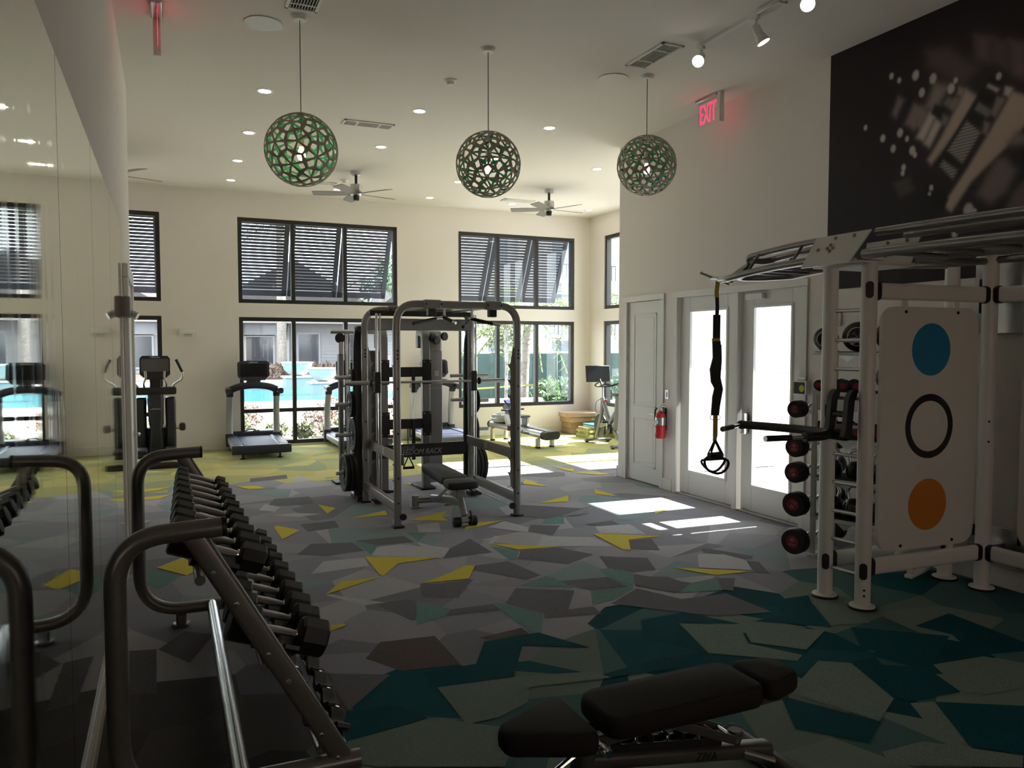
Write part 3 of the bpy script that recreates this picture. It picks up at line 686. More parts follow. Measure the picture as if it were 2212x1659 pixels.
# pool house
BY = 58.0
def house_window(parent, x0, x1, z0, z1, y, split=0, m=None):
    w = MB(); e = 0.13
    w.b6(x0-e, x1+e, y-0.06, y, z0-e, z0); w.b6(x0-e, x1+e, y-0.06, y, z1, z1+e); w.b6(x0-e, x0, y-0.06, y, z0, z1); w.b6(x1, x1+e, y-0.06, y, z0, z1)
    for k in range(split): xx = x0 + (x1-x0)*(k+1)/(split+1); w.b6(xx-.05, xx+.05, y-0.05, y, z0, z1)
    o = w.build('window', M_facade, parent, smooth=0)
    MB().b6(x0, x1, y-0.02, y+0.01, z0, z1).build('pane', m or M_dkglass, o, smooth=0)
t = thing('pool_house', 'pale grey one-storey pool house with dark windows and bracketed eaves', 'building', (0, BY, GZ))
MB().b6(-26, 16.5, 0, 8, 0, 3.55).build('wall', M_siding, t, smooth=0)
for k in range(14): MB().b6(-26, 16.5, -0.02, 0, 0.25*k+0.02, 0.25*k+0.22).build('siding_board', M_siding, t, smooth=0)
for (x0, x1) in ((5.1, 6.95), (-3.4, -1.0), (-9.5, -7.4), (-15, -12.8)):
    house_window(t, x0, x1, 0.45, 2.55, -0.03); house_window(t, x0, x1+0.25, 2.75, 3.4, -0.03, 1, mat('hazy_pane', (0.25, 0.28, 0.32), 0.2))
for (x0, x1) in ((8.75, 10.2), (11.9, 13.4), (2.0, 3.6), (-6.3, -4.9)): house_window(t, x0, x1, 0.35, 2.75, -0.03)
for x in (4.3, 7.75, -4.2, -0.2, -10.2): 
    MB().b6(x-0.28, x+0.28, -0.5, -0.02, 0, 3.5).build('pilaster', M_facade, t, smooth=0)
    b = MB(); b.tube([(x, -0.5, 2.3), (x, -0.75, 2.9), (x, -1.5, 3.45)], 1, prof=[(-.1, -.08), (.1, -.08), (.1, .08), (-.1, .08)], fillet=0.3); b.build('eave_bracket', M_roof, t)
b = MB(); b.b6(-27, 17.2, -1.7, 0.2, 3.5, 3.75); b.build('eave', mat('grey_fascia', (0.22, 0.21, 0.21), 0.8), t, smooth=0)
b = MB(); b.add([(-27, -1.7, 3.75), (17.2, -1.7, 3.75), (14, 5, 6.0), (-24, 5, 6.0)], [(0, 1, 2, 3)]); b.add([(-27, 9, 3.75), (17.2, 9, 3.75), (14, 5, 6.0), (-24, 5, 6.0)], [(3, 2, 1, 0)]); b.build('roof', M_roof, t, smooth=0)
for (gx, gw, gh) in ((8.6, 8.0, 8.3), (-6.5, 8.0, 8.3), (18.5, 5.0, 7.6)):
    b = MB(); b.add([(gx-gw, 0.8, 3.75), (gx+gw, 0.8, 3.75), (gx, 0.8, gh), (gx-gw, 8, 3.75), (gx+gw, 8, 3.75), (gx, 8, gh)], [(0, 1, 2), (5, 4, 3), (0, 2, 5, 3), (1, 4, 5, 2), (0, 3, 4, 1)]); b.build('gable', M_roof, t, smooth=0)
# apartment block at the right
t = thing('apartment_block', 'white three-storey apartment building behind the green fence', 'building', (0, 40, GZ))
MB().b6(15.3, 60, 0, 12, 0, 10.5).build('wall', M_facade, t, smooth=0)
MB().b6(15.0, 60.3, -0.25, 12.3, 10.5, 10.9).build('roof', M_roof, t, smooth=0)
for x in (18.6, 25.5, 32.5, 39.5): MB().b6(x-0.5, x+0.5, -0.35, 0, 0, 10.5).build('pier', M_facade, t, smooth=0)
for z in (0.3, 3.0, 6.2):
    for (x0, x1) in ((16.4, 17.6), (20.4, 23.6), (27, 30), (34, 37), (41, 44)): house_window(t, x0, x1, z+0.2, z+1.9, -0.01, 1, mat('grey_pane', (0.12, 0.14, 0.17), 0.15))
for z in (2.35, 5.5):
    for (x0, x1) in ((20.0, 24.0), (26.6, 30.4)):
        o = MB().b6(x0, x1, -1.2, 0, z, z+0.18).build('balcony', M_facade, t, smooth=0)
        b = MB(); b.b6(x0, x1, -1.2, -1.15, z+1.0, z+1.06)
        for k in range(17): b.b6(x0+(x1-x0)*k/16-.015, x0+(x1-x0)*k/16+.015, -1.19, -1.16, z+.18, z+1.0)
        b.build('railing', M_roof, o, smooth=0)
# block across the patio on the right
t = thing('townhouse_row', 'grey townhouse row with shuttered windows beyond the side windows', 'building', (42, 0, GZ))
MB().b6(0, 10, -30, 36, 0, 9.0).build('wall', M_siding, t, smooth=0)
MB().b6(-0.3, 10.3, -30.3, 36.3, 9.0, 9.5).build('roof', M_roof, t, smooth=0)
for z in (0.8, 3.8, 6.6):
    for k in range(12):
        y = -26 + 5.2*k; w = MB().b6(-0.05, 0, y, y+1.6, z, z+1.7).build('window', M_facade, t, smooth=0); MB().b6(-0.07, -0.04, y+.1, y+1.5, z+.1, z+1.6).build('pane', M_dkglass, w, smooth=0)
for i, (x, y) in enumerate([(18.5, 9.0), (23, 17), (27, 10)]): tree('patio_tree', 'leafy tree on the patio outside the side windows, %s from the porch' % ORD[i], x, y+8, 5.5, 1.8, M_leaf2, 90+i, 1200, 0.3)
# porch over the glass doors
t = thing('porch_canopy', 'flat white porch roof on square posts over the glass doors', 'porch', (0, 0, GZ))
MB().b6(XR+TH, 8.46, 3.6, YS-TH, 3.38, 3.6).build('roof', M_facade, t, smooth=0)
for y in (3.8, 6.0): MB().b6(8.2, 8.42, y-.11, y+.11, 0, 3.38, 0.01).build('post', M_facade, t)

# hinged louvred shutters outside the upper far windows
M_shut = mat('shutter_paint', (0.026, 0.031, 0.052), 0.55)
HZ, HY, LEN, ANG = 4.20, YF+TH+0.03, 1.58, math.atan2(0.70, 1.40)
slat = MB().box((0, 0, 0), (1, 0.010, 0.051)).build('shutter_slat', M_shut); SLME = slat.data; bpy.data.objects.remove(slat)
def shutter(x0, x1, lab):
    t = thing('louvre_shutter', lab, 'shutter', ((x0+x1)/2, HY, HZ), group='hinged shutters outside the upper windows'); t.rotation_euler = (ANG, 0, 0)
    wd = (x1-x0) - 0.02
    for s in (-1, 1): MB().b6(s*(wd/2-0.045)-0.045, s*(wd/2-0.045)+0.045, -0.02, 0.02, -LEN, 0, 0.003).build('stile', M_shut, t)
    MB().b6(-wd/2, wd/2, -0.02, 0.02, -0.06, 0, 0.003).build('rail', M_shut, t); MB().b6(-wd/2, wd/2, -0.02, 0.02, -LEN, -LEN+0.12, 0.003).build('rail', M_shut, t)
    n = 22
    for k in range(n):
        z = -0.10 - (LEN-0.26)*k/(n-1)
        link('shutter_slat', SLME, t, M=Matrix.Translation((0, 0, z)) @ Matrix.Rotation(R(12), 4, 'X') @ Matrix.Diagonal((wd-0.07, 1, 1, 1)))
for wn, (wx, mu) in enumerate(((W0, (-1.71, -0.90)), (W1, (2.11, 3.06)), (W2, (6.17, 7.05)))):
    us = [wx[0], *mu, wx[1]]
    for k in range(3):
        shutter(us[k], us[k+1], 'dark louvred shutter outside the upper %s window, %s leaf' % (('elliptical-side', 'middle', 'corner')[wn], (('outermost', 'centre', 'nearest the middle window') , ('elliptical-side', 'centre', 'rower-side'), ('middle-window-side', 'centre', 'corner'))[wn][k]))
# ================================================================== ceiling fixtures
M_ply = mat('weathered_plywood', (0.46, 0.395, 0.325), 0.7, noise=(14, 0.18))
M_green = mat('green_stain', (0.02, 0.34, 0.16), 0.6)
M_bulb = mat('warm_bulb', (1, 0.9, 0.7), 0.3, emit=(1.0, 0.72, 0.40), es=25.0)
M_bulb2 = mat('frosted_bulb', (0.9, 0.9, 0.86), 0.3, emit=(1.0, 0.88, 0.7), es=2.5)
M_ltrim = mat('light_trim', (0.80, 0.79, 0.76), 0.4)
def pent_panels():
    ph = (1+5**.5)/2
    iv = [Vector(v).normalized() for v in [(0,1,ph),(0,1,-ph),(0,-1,ph),(0,-1,-ph),(1,ph,0),(1,-ph,0),(-1,ph,0),(-1,-ph,0),(ph,0,1),(ph,0,-1),(-ph,0,1),(-ph,0,-1)]]
    el = min((iv[0]-v).length for v in iv[1:])
    adj = lambda a, b: abs((iv[a]-iv[b]).length - el) < 1e-3
    tris = []
    for a in range(12):
        for b in range(12):
            if a != b and adj(a, b):
                cs = [(iv[a]+iv[b]+iv[c]).normalized() for c in range(12) if c not in (a, b) and adj(a, c) and adj(b, c)]
                tris.append((iv[a], cs[0], cs[1]))
    return tris
def basis(t):
    e1 = t[0]; m = (t[1]+t[2])/2; e2 = (m - e1*m.dot(e1)).normalized(); return Matrix((e1, e2, e1.cross(e2))).transposed()
TRI = pent_panels(); RB = 0.30
def panel_mesh():
    A, B, C = [basis(TRI[0]).inverted() @ v for v in TRI[0]]; cen = (A+B+C)/3; mb = MB()
    for V, P, Q in ((A, B, C), (B, C, A), (C, A, B)):
        m1, m2 = (V+P)/2, (V+Q)/2; K = [V, m1, cen, m2]; ring = []
        for i in range(4):
            for j in range(3): ring.append(K[i].lerp(K[(i+1) % 4], j/3))
        kc = V*0.40 + cen*0.34 + (m1+m2)*0.13
        fac = [0.80, .76, .71, .66, .72, .78, .80, .78, .72, .66, .71, .76]
        hole = [kc + (p-kc)*f for p, f in zip(ring, fac)]
        n = 12; o = len(mb.v)
        for rr in (RB, RB-0.006):
            for p in ring + hole: mb.v.append(p.normalized()*rr)
        for i in range(n):
            j = (i+1) % n
            mb.f.append([o+i, o+j, o+n+j, o+n+i]); mb.mi.append(0)
            q = o+2*n; mb.f.append([q+i, q+n+i, q+n+j, q+j]); mb.mi.append(1)
            mb.f.append([o+n+i, o+n+j, q+n+j, q+n+i]); mb.mi.append(0)
    ob = mb.build('shade_panel', [M_ply, M_green], smooth=0); me = ob.data; bpy.data.objects.remove(ob); return me
PME = panel_mesh(); B0 = basis(TRI[0])
def pendant(x, y, z, lab, bulb_m, turn):
    t = thing('pendant_lamp', lab, 'pendant lamp', (x, y, z), turn, group='globe pendant lamps')
    sh = bpy.data.objects.new('globe_shade', None); COL.objects.link(sh); sh.parent = t
    for tr in TRI: link('shade_panel', PME, sh, M=basis(tr).to_4x4())
    MB().cyl((0, 0, 0.10), (0, 0, ZC-z-0.02), 0.0045, n=8).build('cord', mat('grey_cord', (0.25, 0.24, 0.23), 0.6), t)
    MB().lathe([(0.0, -0.035), (0.05, -0.033), (0.068, -0.012), (0.072, 0.0)], (0, 0, ZC-z), n=24).build('ceiling_canopy', M_whitep, t)
    MB().lathe([(0.012, 0.13), (0.024, 0.12), (0.024, 0.03), (0.018, 0.02)], n=14).build('lamp_socket', M_whitep, t)
    MB().lathe([(0.014, 0.02), (0.03, -0.02), (0.034, -0.05), (0.024, -0.078), (0.003, -0.087)], n=16).build('bulb', bulb_m, t)
pendant(1.05, 6.65, 3.46, 'openwork globe pendant with grey ribs, green inside and a bright amber bulb', M_bulb, 0.3)
pendant(2.735, 6.65, 3.50, 'openwork globe pendant with green interior hanging between the two others, bulb dim', M_bulb2, 1.9)
pendant(4.47, 6.65, 3.655, 'openwork globe pendant with green interior hanging by the wall above the closet door', M_bulb2, 3.5)

# recessed downlights
def downlight(x, y):
    row = 'in the row above the power rack' if y < 9.5 else 'in the row above the cable machine' if y < 11.3 else 'level with the ceiling fans' if y < 12.6 else 'in the row along the windows'
    colm = 'over the elliptical side' if x < 0 else 'in line with the amber pendant' if x < 2 else 'in line with the middle pendant' if x < 3.6 else 'in line with the wall pendant' if x < 5.2 else 'in line with the corner fan' if x < 7 else 'beside the corner wall'
    t = thing('downlight', 'round recessed downlight %s, %s' % (row, colm), 'downlight', (x, y, ZC), group='recessed ceiling downlights')
    MB().lathe([(0.062, 0.0), (0.066, -0.006), (0.092, -0.004), (0.094, 0.002), (0.06, 0.004)], n=24).build('trim_ring', M_ltrim, t)
    MB().lathe([(0.0, -0.0035), (0.063, -0.0035), (0.063, 0.0)], n=24).build('lens', M_lamp, t)
for (x, y) in [(1.0, 8.71), (2.72, 8.71), (4.41, 8.71), (1.0, 10.47), (2.72, 10.47), (4.42, 10.47), (6.09, 10.4), (0.99, 12.1), (4.46, 12.15), (-0.69, 12.95), (1.0, 13.55), (2.75, 13.6), (4.45, 13.65), (6.09, 13.62), (7.78, 13.6), (7.78, 10.4), (-0.69, 10.47)]:
    downlight(x, y)

def fan(x, y, a0, lab):
    t = thing('ceiling_fan', lab, 'ceiling fan', (x, y, ZC), group='ceiling fans')
    MB().lathe([(0.075, 0), (0.075, -0.055), (0.06, -0.062)], n=24).build('ceiling_canopy', M_steel, t)
    MB().cyl((0, 0, -0.05), (0, 0, -0.22), 0.022).build('downrod', M_black, t)
    MB().lathe([(0.05, -0.20), (0.088, -0.205), (0.09, -0.36), (0.08, -0.375), (0.05, -0.38)], n=24).build('motor_housing', M_steel, t)
    MB().lathe([(0.05, -0.38), (0.045, -0.45), (0.0, -0.455)], n=16).build('lower_cap', M_black, t)
    mb = MB(); n = 6
    top = []; bot = []
    for k in range(n+1):
        s = k/n; xx = 0.07 + 0.60*s; w = 0.058 + 0.025*math.sin(s*2.4)
        for lst, dz in ((top, 0.004), (bot, -0.004)):
            lst.append((xx, -w, -0.345 - w*0.20 + dz)); lst.append((xx, w, -0.345 + w*0.20 + dz))
    mb.add(top + bot, [(2*k, 2*k+2, 2*k+3, 2*k+1) for k in range(n)] + [(2*n+2+2*k+1, 2*n+2+2*k+3, 2*n+2+2*k+2, 2*n+2+2*k) for k in range(n)] + [(2*k, 2*n+2+2*k, 2*n+4+2*k, 2*k+2) for k in range(n)] + [(2*k+1, 2*k+3, 2*n+5+2*k, 2*n+3+2*k) for k in range(n)] + [(2*n, 4*n+2, 4*n+3, 2*n+1)])
    first = mb.build('fan_blade', M_blade, t); first.rotation_euler = (0, 0, a0)
    for k in range(1, 5):
        o = link('fan_blade', first.data, t); o.rotation_euler = (0, 0, a0 + k*2*PI/5)
M_blade = mat('grey_fan_blade', (0.20, 0.18, 0.155), 0.5)
fan(2.74, 12.1, 0.30, 'five-blade ceiling fan with grey blades above the middle window')
fan(6.12, 12.1, 0.10, 'five-blade ceiling fan with grey blades near the exercise bike corner')
fan(-0.68, 12.1, 0.36, 'five-blade ceiling fan mostly hidden behind the mirror wall')

M_ventw = mat('vent_white', (0.72, 0.71, 0.68), 0.5)
def vent(x, y, lx, ly, lab, nsl=9, along='x'):
    t = thing('ceiling_vent', lab, 'vent', (x, y, ZC), group='ceiling air vents')
    MB().b6(-lx/2+.02, lx/2-.02, -ly/2+.02, ly/2-.02, -0.004, 0.0).build('duct_opening', M_hole, t, smooth=0)
    f = MB(); w = 0.028
    f.b6(-lx/2, lx/2, -ly/2, -ly/2+w, -0.014, 0, 0.003); f.b6(-lx/2, lx/2, ly/2-w, ly/2, -0.014, 0, 0.003); f.b6(-lx/2, -lx/2+w, -ly/2, ly/2, -0.014, 0, 0.003); f.b6(lx/2-w, lx/2, -ly/2, ly/2, -0.014, 0, 0.003)
    f.build('frame', M_ventw, t)
    for s in (-.22, .22):
        b = MB()
        if along == 'x': b.b6(lx*s-.008, lx*s+.008, -ly/2+w, ly/2-w, -0.013, 0)
        else: b.b6(-lx/2+w, lx/2-w, ly*s-.008, ly*s+.008, -0.013, 0)
        b.build('divider', M_ventw, t)
    sh = None
    for k in range(nsl):
        u = (k+.5)/nsl - .5
        if along == 'x': o = MB().box((0, u*(ly-2*w), -0.007), (lx-2*w, 0.004, 0.011), rot=Euler((R(35), 0, 0))).build('slat', M_ventw, t)
        else: o = MB().box((u*(lx-2*w), 0, -0.007), (0.004, ly-2*w, 0.011), rot=Euler((0, R(35), 0))).build('slat', M_ventw, t)
vent(2.30, 9.47, 0.62, 0.22, 'long white ceiling vent between two rows of downlights')
vent(4.22, 6.17, 0.24, 0.62, 'white ceiling vent beside the end of the track lights', along='y')
vent(1.04, 6.30, 0.26, 0.42, 'white ceiling vent next to the cord of the amber pendant', along='y')
vent(6.05, 13.25, 0.62, 0.22, 'small white ceiling vent near the corner ceiling fan')
vent(2.42, 13.15, 0.42, 0.20, 'small white ceiling vent beyond the middle ceiling fan')
def speaker(x, y, lab):
    t = thing('ceiling_speaker', lab, 'speaker', (x, y, ZC), group='ceiling speakers')
    MB().lathe([(0.15, 0), (0.158, -0.004), (0.156, -0.008), (0.142, -0.008)], n=32).build('rim', M_ventw, t)
    MB().lathe([(0.0, -0.0075), (0.144, -0.0075), (0.144, -0.001)], n=32).build('grille', mat('speaker_grille', (0.46, 0.44, 0.41), 0.7, noise=(900, 0.2)), t)
speaker(0.79, 6.91, 'round flush ceiling speaker near the amber globe pendant'); speaker(4.20, 6.86, 'round flush ceiling speaker near the globe pendant by the wall')
def smoke(x, y, lab):
    t = thing('smoke_detector', lab, 'smoke detector', (x, y, ZC), group='smoke detectors')
    MB().lathe([(0.068, 0), (0.068, -0.012), (0.05, -0.022)], n=20).build('base', M_whitep, t); MB().lathe([(0.04, -0.02), (0.034, -0.05), (0.012, -0.056)], n=16).build('sensor', M_whitep, t)
smoke(2.70, 7.58, 'white smoke detector on the ceiling above the power rack'); smoke(2.71, 12.8, 'white smoke detector on the ceiling beside the middle fan')

# track lights
t = thing('track_light', 'white track light with flared spot heads along the ceiling', 'track light', (4.45, 0, ZC))
MB().b6(-0.018, 0.018, 1.6, 5.82, -0.03, 0, 0.003).build('track_rail', M_whitep, t)
MB().b6(-0.05, 0.05, 4.75, 5.0, -0.04, 0, 0.006).build('power_feed', M_whitep, t)
for (y, dx, dy) in ((5.76, -0.95, -0.75), (5.06, 0.35, -0.25), (4.50, -0.75, -0.8), (3.9, 0.4, 0.2)):
    d = Vector((dx, dy, -0.85)).normalized(); p = Vector((0, y, -0.11))
    h = MB(); h.b6(-0.02, 0.02, y-0.035, y+0.035, -0.055, -0.028, 0.004); h.cyl((0, y, -0.05), p, 0.012); o = h.build('arm', M_whitep, t)
    prof = [(0.022, -0.02), (0.034, 0.0), (0.034, 0.07), (0.05, 0.12), (0.056, 0.145), (0.052, 0.146), (0.047, 0.125)]
    s = MB().lathe(prof, p, d, 22).build('spot_head', M_whitep, t)
    MB().lathe([(0.0, 0.131), (0.046, 0.131), (0.046, 0.126)], p, d, 20).build('lamp_face', M_lamp, s)

# exit signs
M_exit = mat('exit_red', (0.8, 0.02, 0.05), 0.4, emit=(1.0, 0.015, 0.08), es=2.0)
M_acr = mat('clear_acrylic', (0.45, 0.43, 0.40), 0.15)
def exit_sign(x, y, lab, rz=0.0):
    t = thing('exit_sign', lab, 'exit sign', (x, y, ZC), rz, group='edge-lit exit signs')
    MB().b6(-0.04, 0.04, -0.17, 0.19, -0.035, 0, 0.006).build('mount', M_steel, t)
    MB().b6(-0.03, 0.03, -0.225, -0.172, -0.32, 0.0, 0.005).build('power_box', M_whitep, t)
    MB().b6(-0.004, 0.004, -0.165, 0.185, -0.325, -0.035, 0.001).build('sign_panel', M_glass, t)
    text('EXIT', 0.30, t, frame((-0.0055, 0.01, -0.18), (0, -1, 0), (0, 0, 1)), M_exit, sx=0.46, ext=0.0006)
exit_sign(5.46, 6.93, 'edge-lit exit sign with glowing red letters above the glass doors')
exit_sign(-0.03, 6.95, 'edge-lit exit sign seen edge-on near the mirror wall', PI)
# ================================================================== dumbbell rack by the mirror
RY0, RY1 = 3.13, 5.41
t = thing('dumbbell_rack', 'three-tier gunmetal dumbbell rack with bent tube end frames along the mirror', 'rack', (0, 0, 0))
def end_frame(y):
    b = MB()
    b.tube([(0.175, y, 1.135), (-0.195, y, 1.12), (-0.195, y, 0.115), (0.70, y, 0.105)], 0.0385, n=16, fillet=0.26, seg=10)
    o = b.build('end_frame', M_gunm, t)
    MB().cyl((0.176, y, 1.135), (0.192, y, 1.135), 0.039, n=16).build('end_cap', M_black, o)
    d = MB(); d.tube([(0.075, y, 1.11), (0.655, y, 0.075)], 1, prof=rrect(0.085, 0.045, 0.018), up=(0, 1, 0)); d.build('slanted_post', M_gunm, o)
    for (x, z) in ((0.141, 0.962), (0.222, 0.83), (0.337, 0.612), (0.412, 0.49), (0.539, 0.246), (0.605, 0.135)):
        MB().lathe([(0.011, 0), (0.011, 0.004), (0.006, 0.008), (0.0, 0.008)], (x, y-0.0225, z), (0, -1, 0), 10).build('bolt', M_chrome, o)
    for x in (0.045, 0.66):
        f = MB(); f.cyl((x, y, 0.014), (x, y, 0.075), 0.033); f.lathe([(0.052, 0), (0.055, 0.006), (0.05, 0.016), (0.034, 0.018)], (x, y, 0.001), n=20); f.build('foot', M_gunm, o)
    return o
end_frame(RY0); end_frame(RY1)
M_chr2 = mat('worn_chrome', (0.52, 0.53, 0.55), 0.22, 1.0)
MB().cyl((0.235, RY0, 0.112), (0.235, RY1, 0.112), 0.036, n=18).build('cross_tube', M_chr2, t)
TIL = R(20); TD = Vector((math.cos(TIL), 0, -math.sin(TIL))); TN = Vector((math.sin(TIL), 0, math.cos(TIL)))
TIERS = [Vector((0.168, 0, 0.975)), Vector((0.402, 0, 0.596)), Vector((0.615, 0, 0.215))]
sad = MB(); prof = [(-0.03, -0.035), (0.03, -0.035), (0.03, -0.012), (0.012, 0.0), (-0.012, 0.0), (-0.03, -0.012)]
sad.tube([(0, -0.09, -0.012), (0, -0.085, 0.004), (0, -0.05, -0.006), (0, -0.02, -0.028), (0, 0.02, -0.028), (0, 0.05, -0.006), (0, 0.085, 0.004), (0, 0.09, -0.012)], 1, prof=[(-0.03, -0.03), (0.03, -0.03), (0.03, 0.0), (-0.03, 0.0)], up=(0, 0, 1))
so = sad.build('saddle', M_black); SADME = so.data; bpy.data.objects.remove(so)
ys_db = [5.24 - 0.208*k for k in range(10)]
for ti, c in enumerate(TIERS):
    for s in (-0.055, 0.055):
        p = c + TD*s - TN*0.065
        MB().cyl((p.x, RY0, p.z), (p.x, RY1, p.z), 0.020, n=12).build('tier_rail', M_chr2 if ti == 2 else M_gunm, t)
    for y in ys_db:
        for s in (-0.062, 0.062):
            p = c + TD*s - TN*0.012; M = frame((p.x, y, p.z), TD, (0, 1, 0))
            o = link('saddle', SADME, t, M=M)
            if ti == 2:
                MB().lathe([(0.010, 0), (0.010, 0.004), (0.0, 0.006)], tuple(p + TD*0.0 + Vector((0, y + (0.085), 0)) + TN*0.004), tuple(TN), 10).build('bolt', M_chrome, t)
M_db = mat('dumbbell_rubber', (0.011, 0.011, 0.012), 0.48, bump=(300, 0.1))
def dumbbell(c, y, r, ln, lab):
    t = thing('dumbbell', lab, 'dumbbell', (c.x, y, c.z), group='dumbbells on the rack'); t.rotation_euler = (0, TIL, 0)
    hl = 0.078
    h = MB(); h.lathe([(0.013, -hl-0.01), (0.0145, -hl), (0.0165, -hl*0.5), (0.0175, 0), (0.0165, hl*0.5), (0.0145, hl), (0.013, hl+0.01)], axis=(1, 0, 0), n=14); ho = h.build('handle', mat('knurled_chrome', (0.50, 0.50, 0.49), 0.3, 1.0, bump=(900, 0.4)), t)
    for s in (-1, 1):
        g = MB(); g.lathe([(0.013, 0), (0.022, 0.002), (0.022, 0.010), (0.018, 0.013)], (s*(hl-0.004), 0, 0), (s, 0, 0), 14); g.build('collar', M_chrome, ho)
        d = MB(); e = r*0.16
        d.lathe([(r*0.55, 0), (r-e, 0.003), (r, e), (r, ln-e), (r-e, ln-0.002), (r*0.62, ln)], (s*(hl+0.008), 0, 0), (s, 0, 0), 8)
        o = d.build('head', M_db, t, smooth=25)
rr1 = [0.047, 0.049, 0.050, 0.051, 0.052, 0.053, 0.055, 0.057, 0.060, 0.063]; rr2 = [0.058, 0.060, 0.062, 0.064, 0.066, 0.068, 0.071, 0.074, 0.078, 0.084]
for k, y in enumerate(ys_db):
    dumbbell(TIERS[0] + TN*0.012, y, rr1[k], 0.062 + 0.005*k, 'black rubber hex dumbbell on the rack\'s top tier, %s from the treadmill end' % ORD[k])
    dumbbell(TIERS[1] + TN*0.016, y, rr2[k], 0.075 + 0.0055*k, 'black rubber hex dumbbell on the rack\'s middle tier, %s from the treadmill end' % ORD[k])
# ================================================================== functional training rig on the right
t = thing('training_rig', 'white functional training rig with ladder, monkey bars and dotted target panel', 'exercise rig', (0, 0, 0))
PA, PB_, PC, PD = (4.355, 4.128), (4.393, 3.828), (5.565, 3.77), (5.545, 4.06)
PR = 0.053
def post(p, ztop, holes=False):
    o = MB().cyl((p[0], p[1], 0.02), (p[0], p[1], ztop), PR, n=24).build('post', M_white, t)
    MB().lathe([(0.095, 0.001), (0.097, 0.012), (0.09, 0.016)], (p[0], p[1], 0), n=28).build('foot_pad', M_rubber, o)
    MB().lathe([(0.088, 0.014), (0.085, 0.022), (0.06, 0.026)], (p[0], p[1], 0), n=28).build('foot_flange', M_white, o)
    if holes:
        for z in holes: MB().lathe([(0.008, 0), (0.008, 0.003), (0, 0.003)], (p[0]-PR*0.62, p[1]-PR*0.80, z), (-0.62, -0.78, 0), 10).build('hole', M_hole, o)
    return o
post(PA, 2.40); post(PB_, 2.40, (0.14, 0.10)); post(PC, 2.50, (1.27, 1.12)); post(PD, 2.45)
for i, z in enumerate((2.076, 1.869, 1.665, 1.46, 1.258, 1.056, 0.851, 0.645, 0.441, 0.228)):
    MB().cyl((PA[0], PA[1], z), (PB_[0], PB_[1], z), 0.0135, n=12).build('ladder_rung', M_steel, t)
def oval_cap(p, z, d, m=M_black):
    d = Vector(d).normalized(); s = Vector((-d.y, d.x, 0)); M = frame(Vector((p[0], p[1], z)) + d*(PR-0.004), s, (0, 0, 1))
    b = MB(); b.prism(rrect(0.05, 0.115, 0.024, 5), 0.010, M); b.build('end_cap', m, t)
for z in (2.21, 0.27): oval_cap(PB_, z, (-0.72, -0.70, 0)); 
oval_cap(PA, 1.36, (-0.70, -0.72, 0)); oval_cap(PA, 0.27, (-0.70, -0.72, 0))
BEAM = rrect(0.055, 0.115, 0.024, 4)
def beam(a, b, z):
    a, b = Vector((a[0], a[1], z)), Vector((b[0], b[1], z)); d = (b-a).normalized(); a2, b2 = a + d*(PR+0.014), b - d*(PR+0.014)
    o = MB().tube([a2, b2], 1, prof=BEAM, up=(0, 0, 1)).build('cross_beam', M_white, t)
    C2 = rrect(0.068, 0.128, 0.03, 4)
    for (p, q) in ((a + d*(PR-0.012), a2 + d*0.012), (b2 - d*0.012, b - d*(PR-0.012))): MB().tube([p, q], 1, prof=C2, up=(0, 0, 1)).build('collar', M_black, o)
PE = (5.60, 2.30); post(PE, 2.5)
for z in (2.205, 0.285): beam(PB_, PC, z); beam(PC, PE, z)
for z in (2.215, 0.27): beam((PA[0], PA[1]), PD, z) if z < 1 else None
# target panel between the ladder and the corner post
def target(a, b, dots):
    a, b = Vector((a[0], a[1], 0)), Vector((b[0], b[1], 0)); d = (b-a).normalized(); L = (b-a).length; nrm = Vector((d.y, -d.x, 0))
    mid = (a+b)/2; M = frame(mid + Vector((0, 0, 1.238)) - nrm*0.02, d, (0, 0, 1)); W = min(L-0.24, 0.97)
    p = MB(); p.prism(rrect(W, 1.73, 0.12, 8), 0.026, M @ Matrix.Translation((0, 0, 0))); po = p.build('target_panel', mat('white_laminate', (0.72, 0.70, 0.66), 0.45), t)
    sg = 1 if (M.to_3x3() @ Vector((0, 0, 1))).dot(nrm) > 0 else -1
    zf = 0.0268 if sg > 0 else -0.0008
    fm = lambda x, y: M @ Matrix.Translation((x, y, zf))
    def disc(r, y, m, ri=0.0):
        q = MB(); n = 40
        if ri:
            vs = [(rr*math.cos(2*PI*k/n), rr*math.sin(2*PI*k/n), 0) for rr in (r, ri) for k in range(n)]
            q.add(vs, [(k, (k+1) % n, n+(k+1) % n, n+k) for k in range(n)], fm(0, y))
        else: q.add([(r*math.cos(2*PI*k/n), r*math.sin(2*PI*k/n), 0) for k in range(n)], [tuple(range(n))], fm(0, y))
        q.build('target_ring' if ri else 'target_dot', m, po, smooth=0)
    if dots:
        disc(0.187, 0.565, mat('blue_vinyl', (0.008, 0.20, 0.40), 0.5)); disc(0.232, 0.016, M_print_b, 0.182); disc(0.187, -0.55, mat('orange_vinyl', (0.62, 0.20, 0.012), 0.5))
    for x in (-W*0.27, W*0.27):
        for y, s in ((0.83, 1), (-0.83, -1)): 
            MB().lathe([(0.012, 0), (0.012, 0.004), (0, 0.005)], tuple(M @ Vector((x, y, zf))), tuple(nrm), 10).build('screw', M_hole, po)
            pp = M @ Vector((x, y + s*0.07, 0.012)); MB().box(tuple(pp), (0.05, 0.02, 0.14), 0.004, rot=M.to_3x3().to_4x4() @ Matrix.Rotation(R(90), 4, 'X')).build('hanger', M_white, po)
target(PB_, PC, True); target(PC, PE, False)
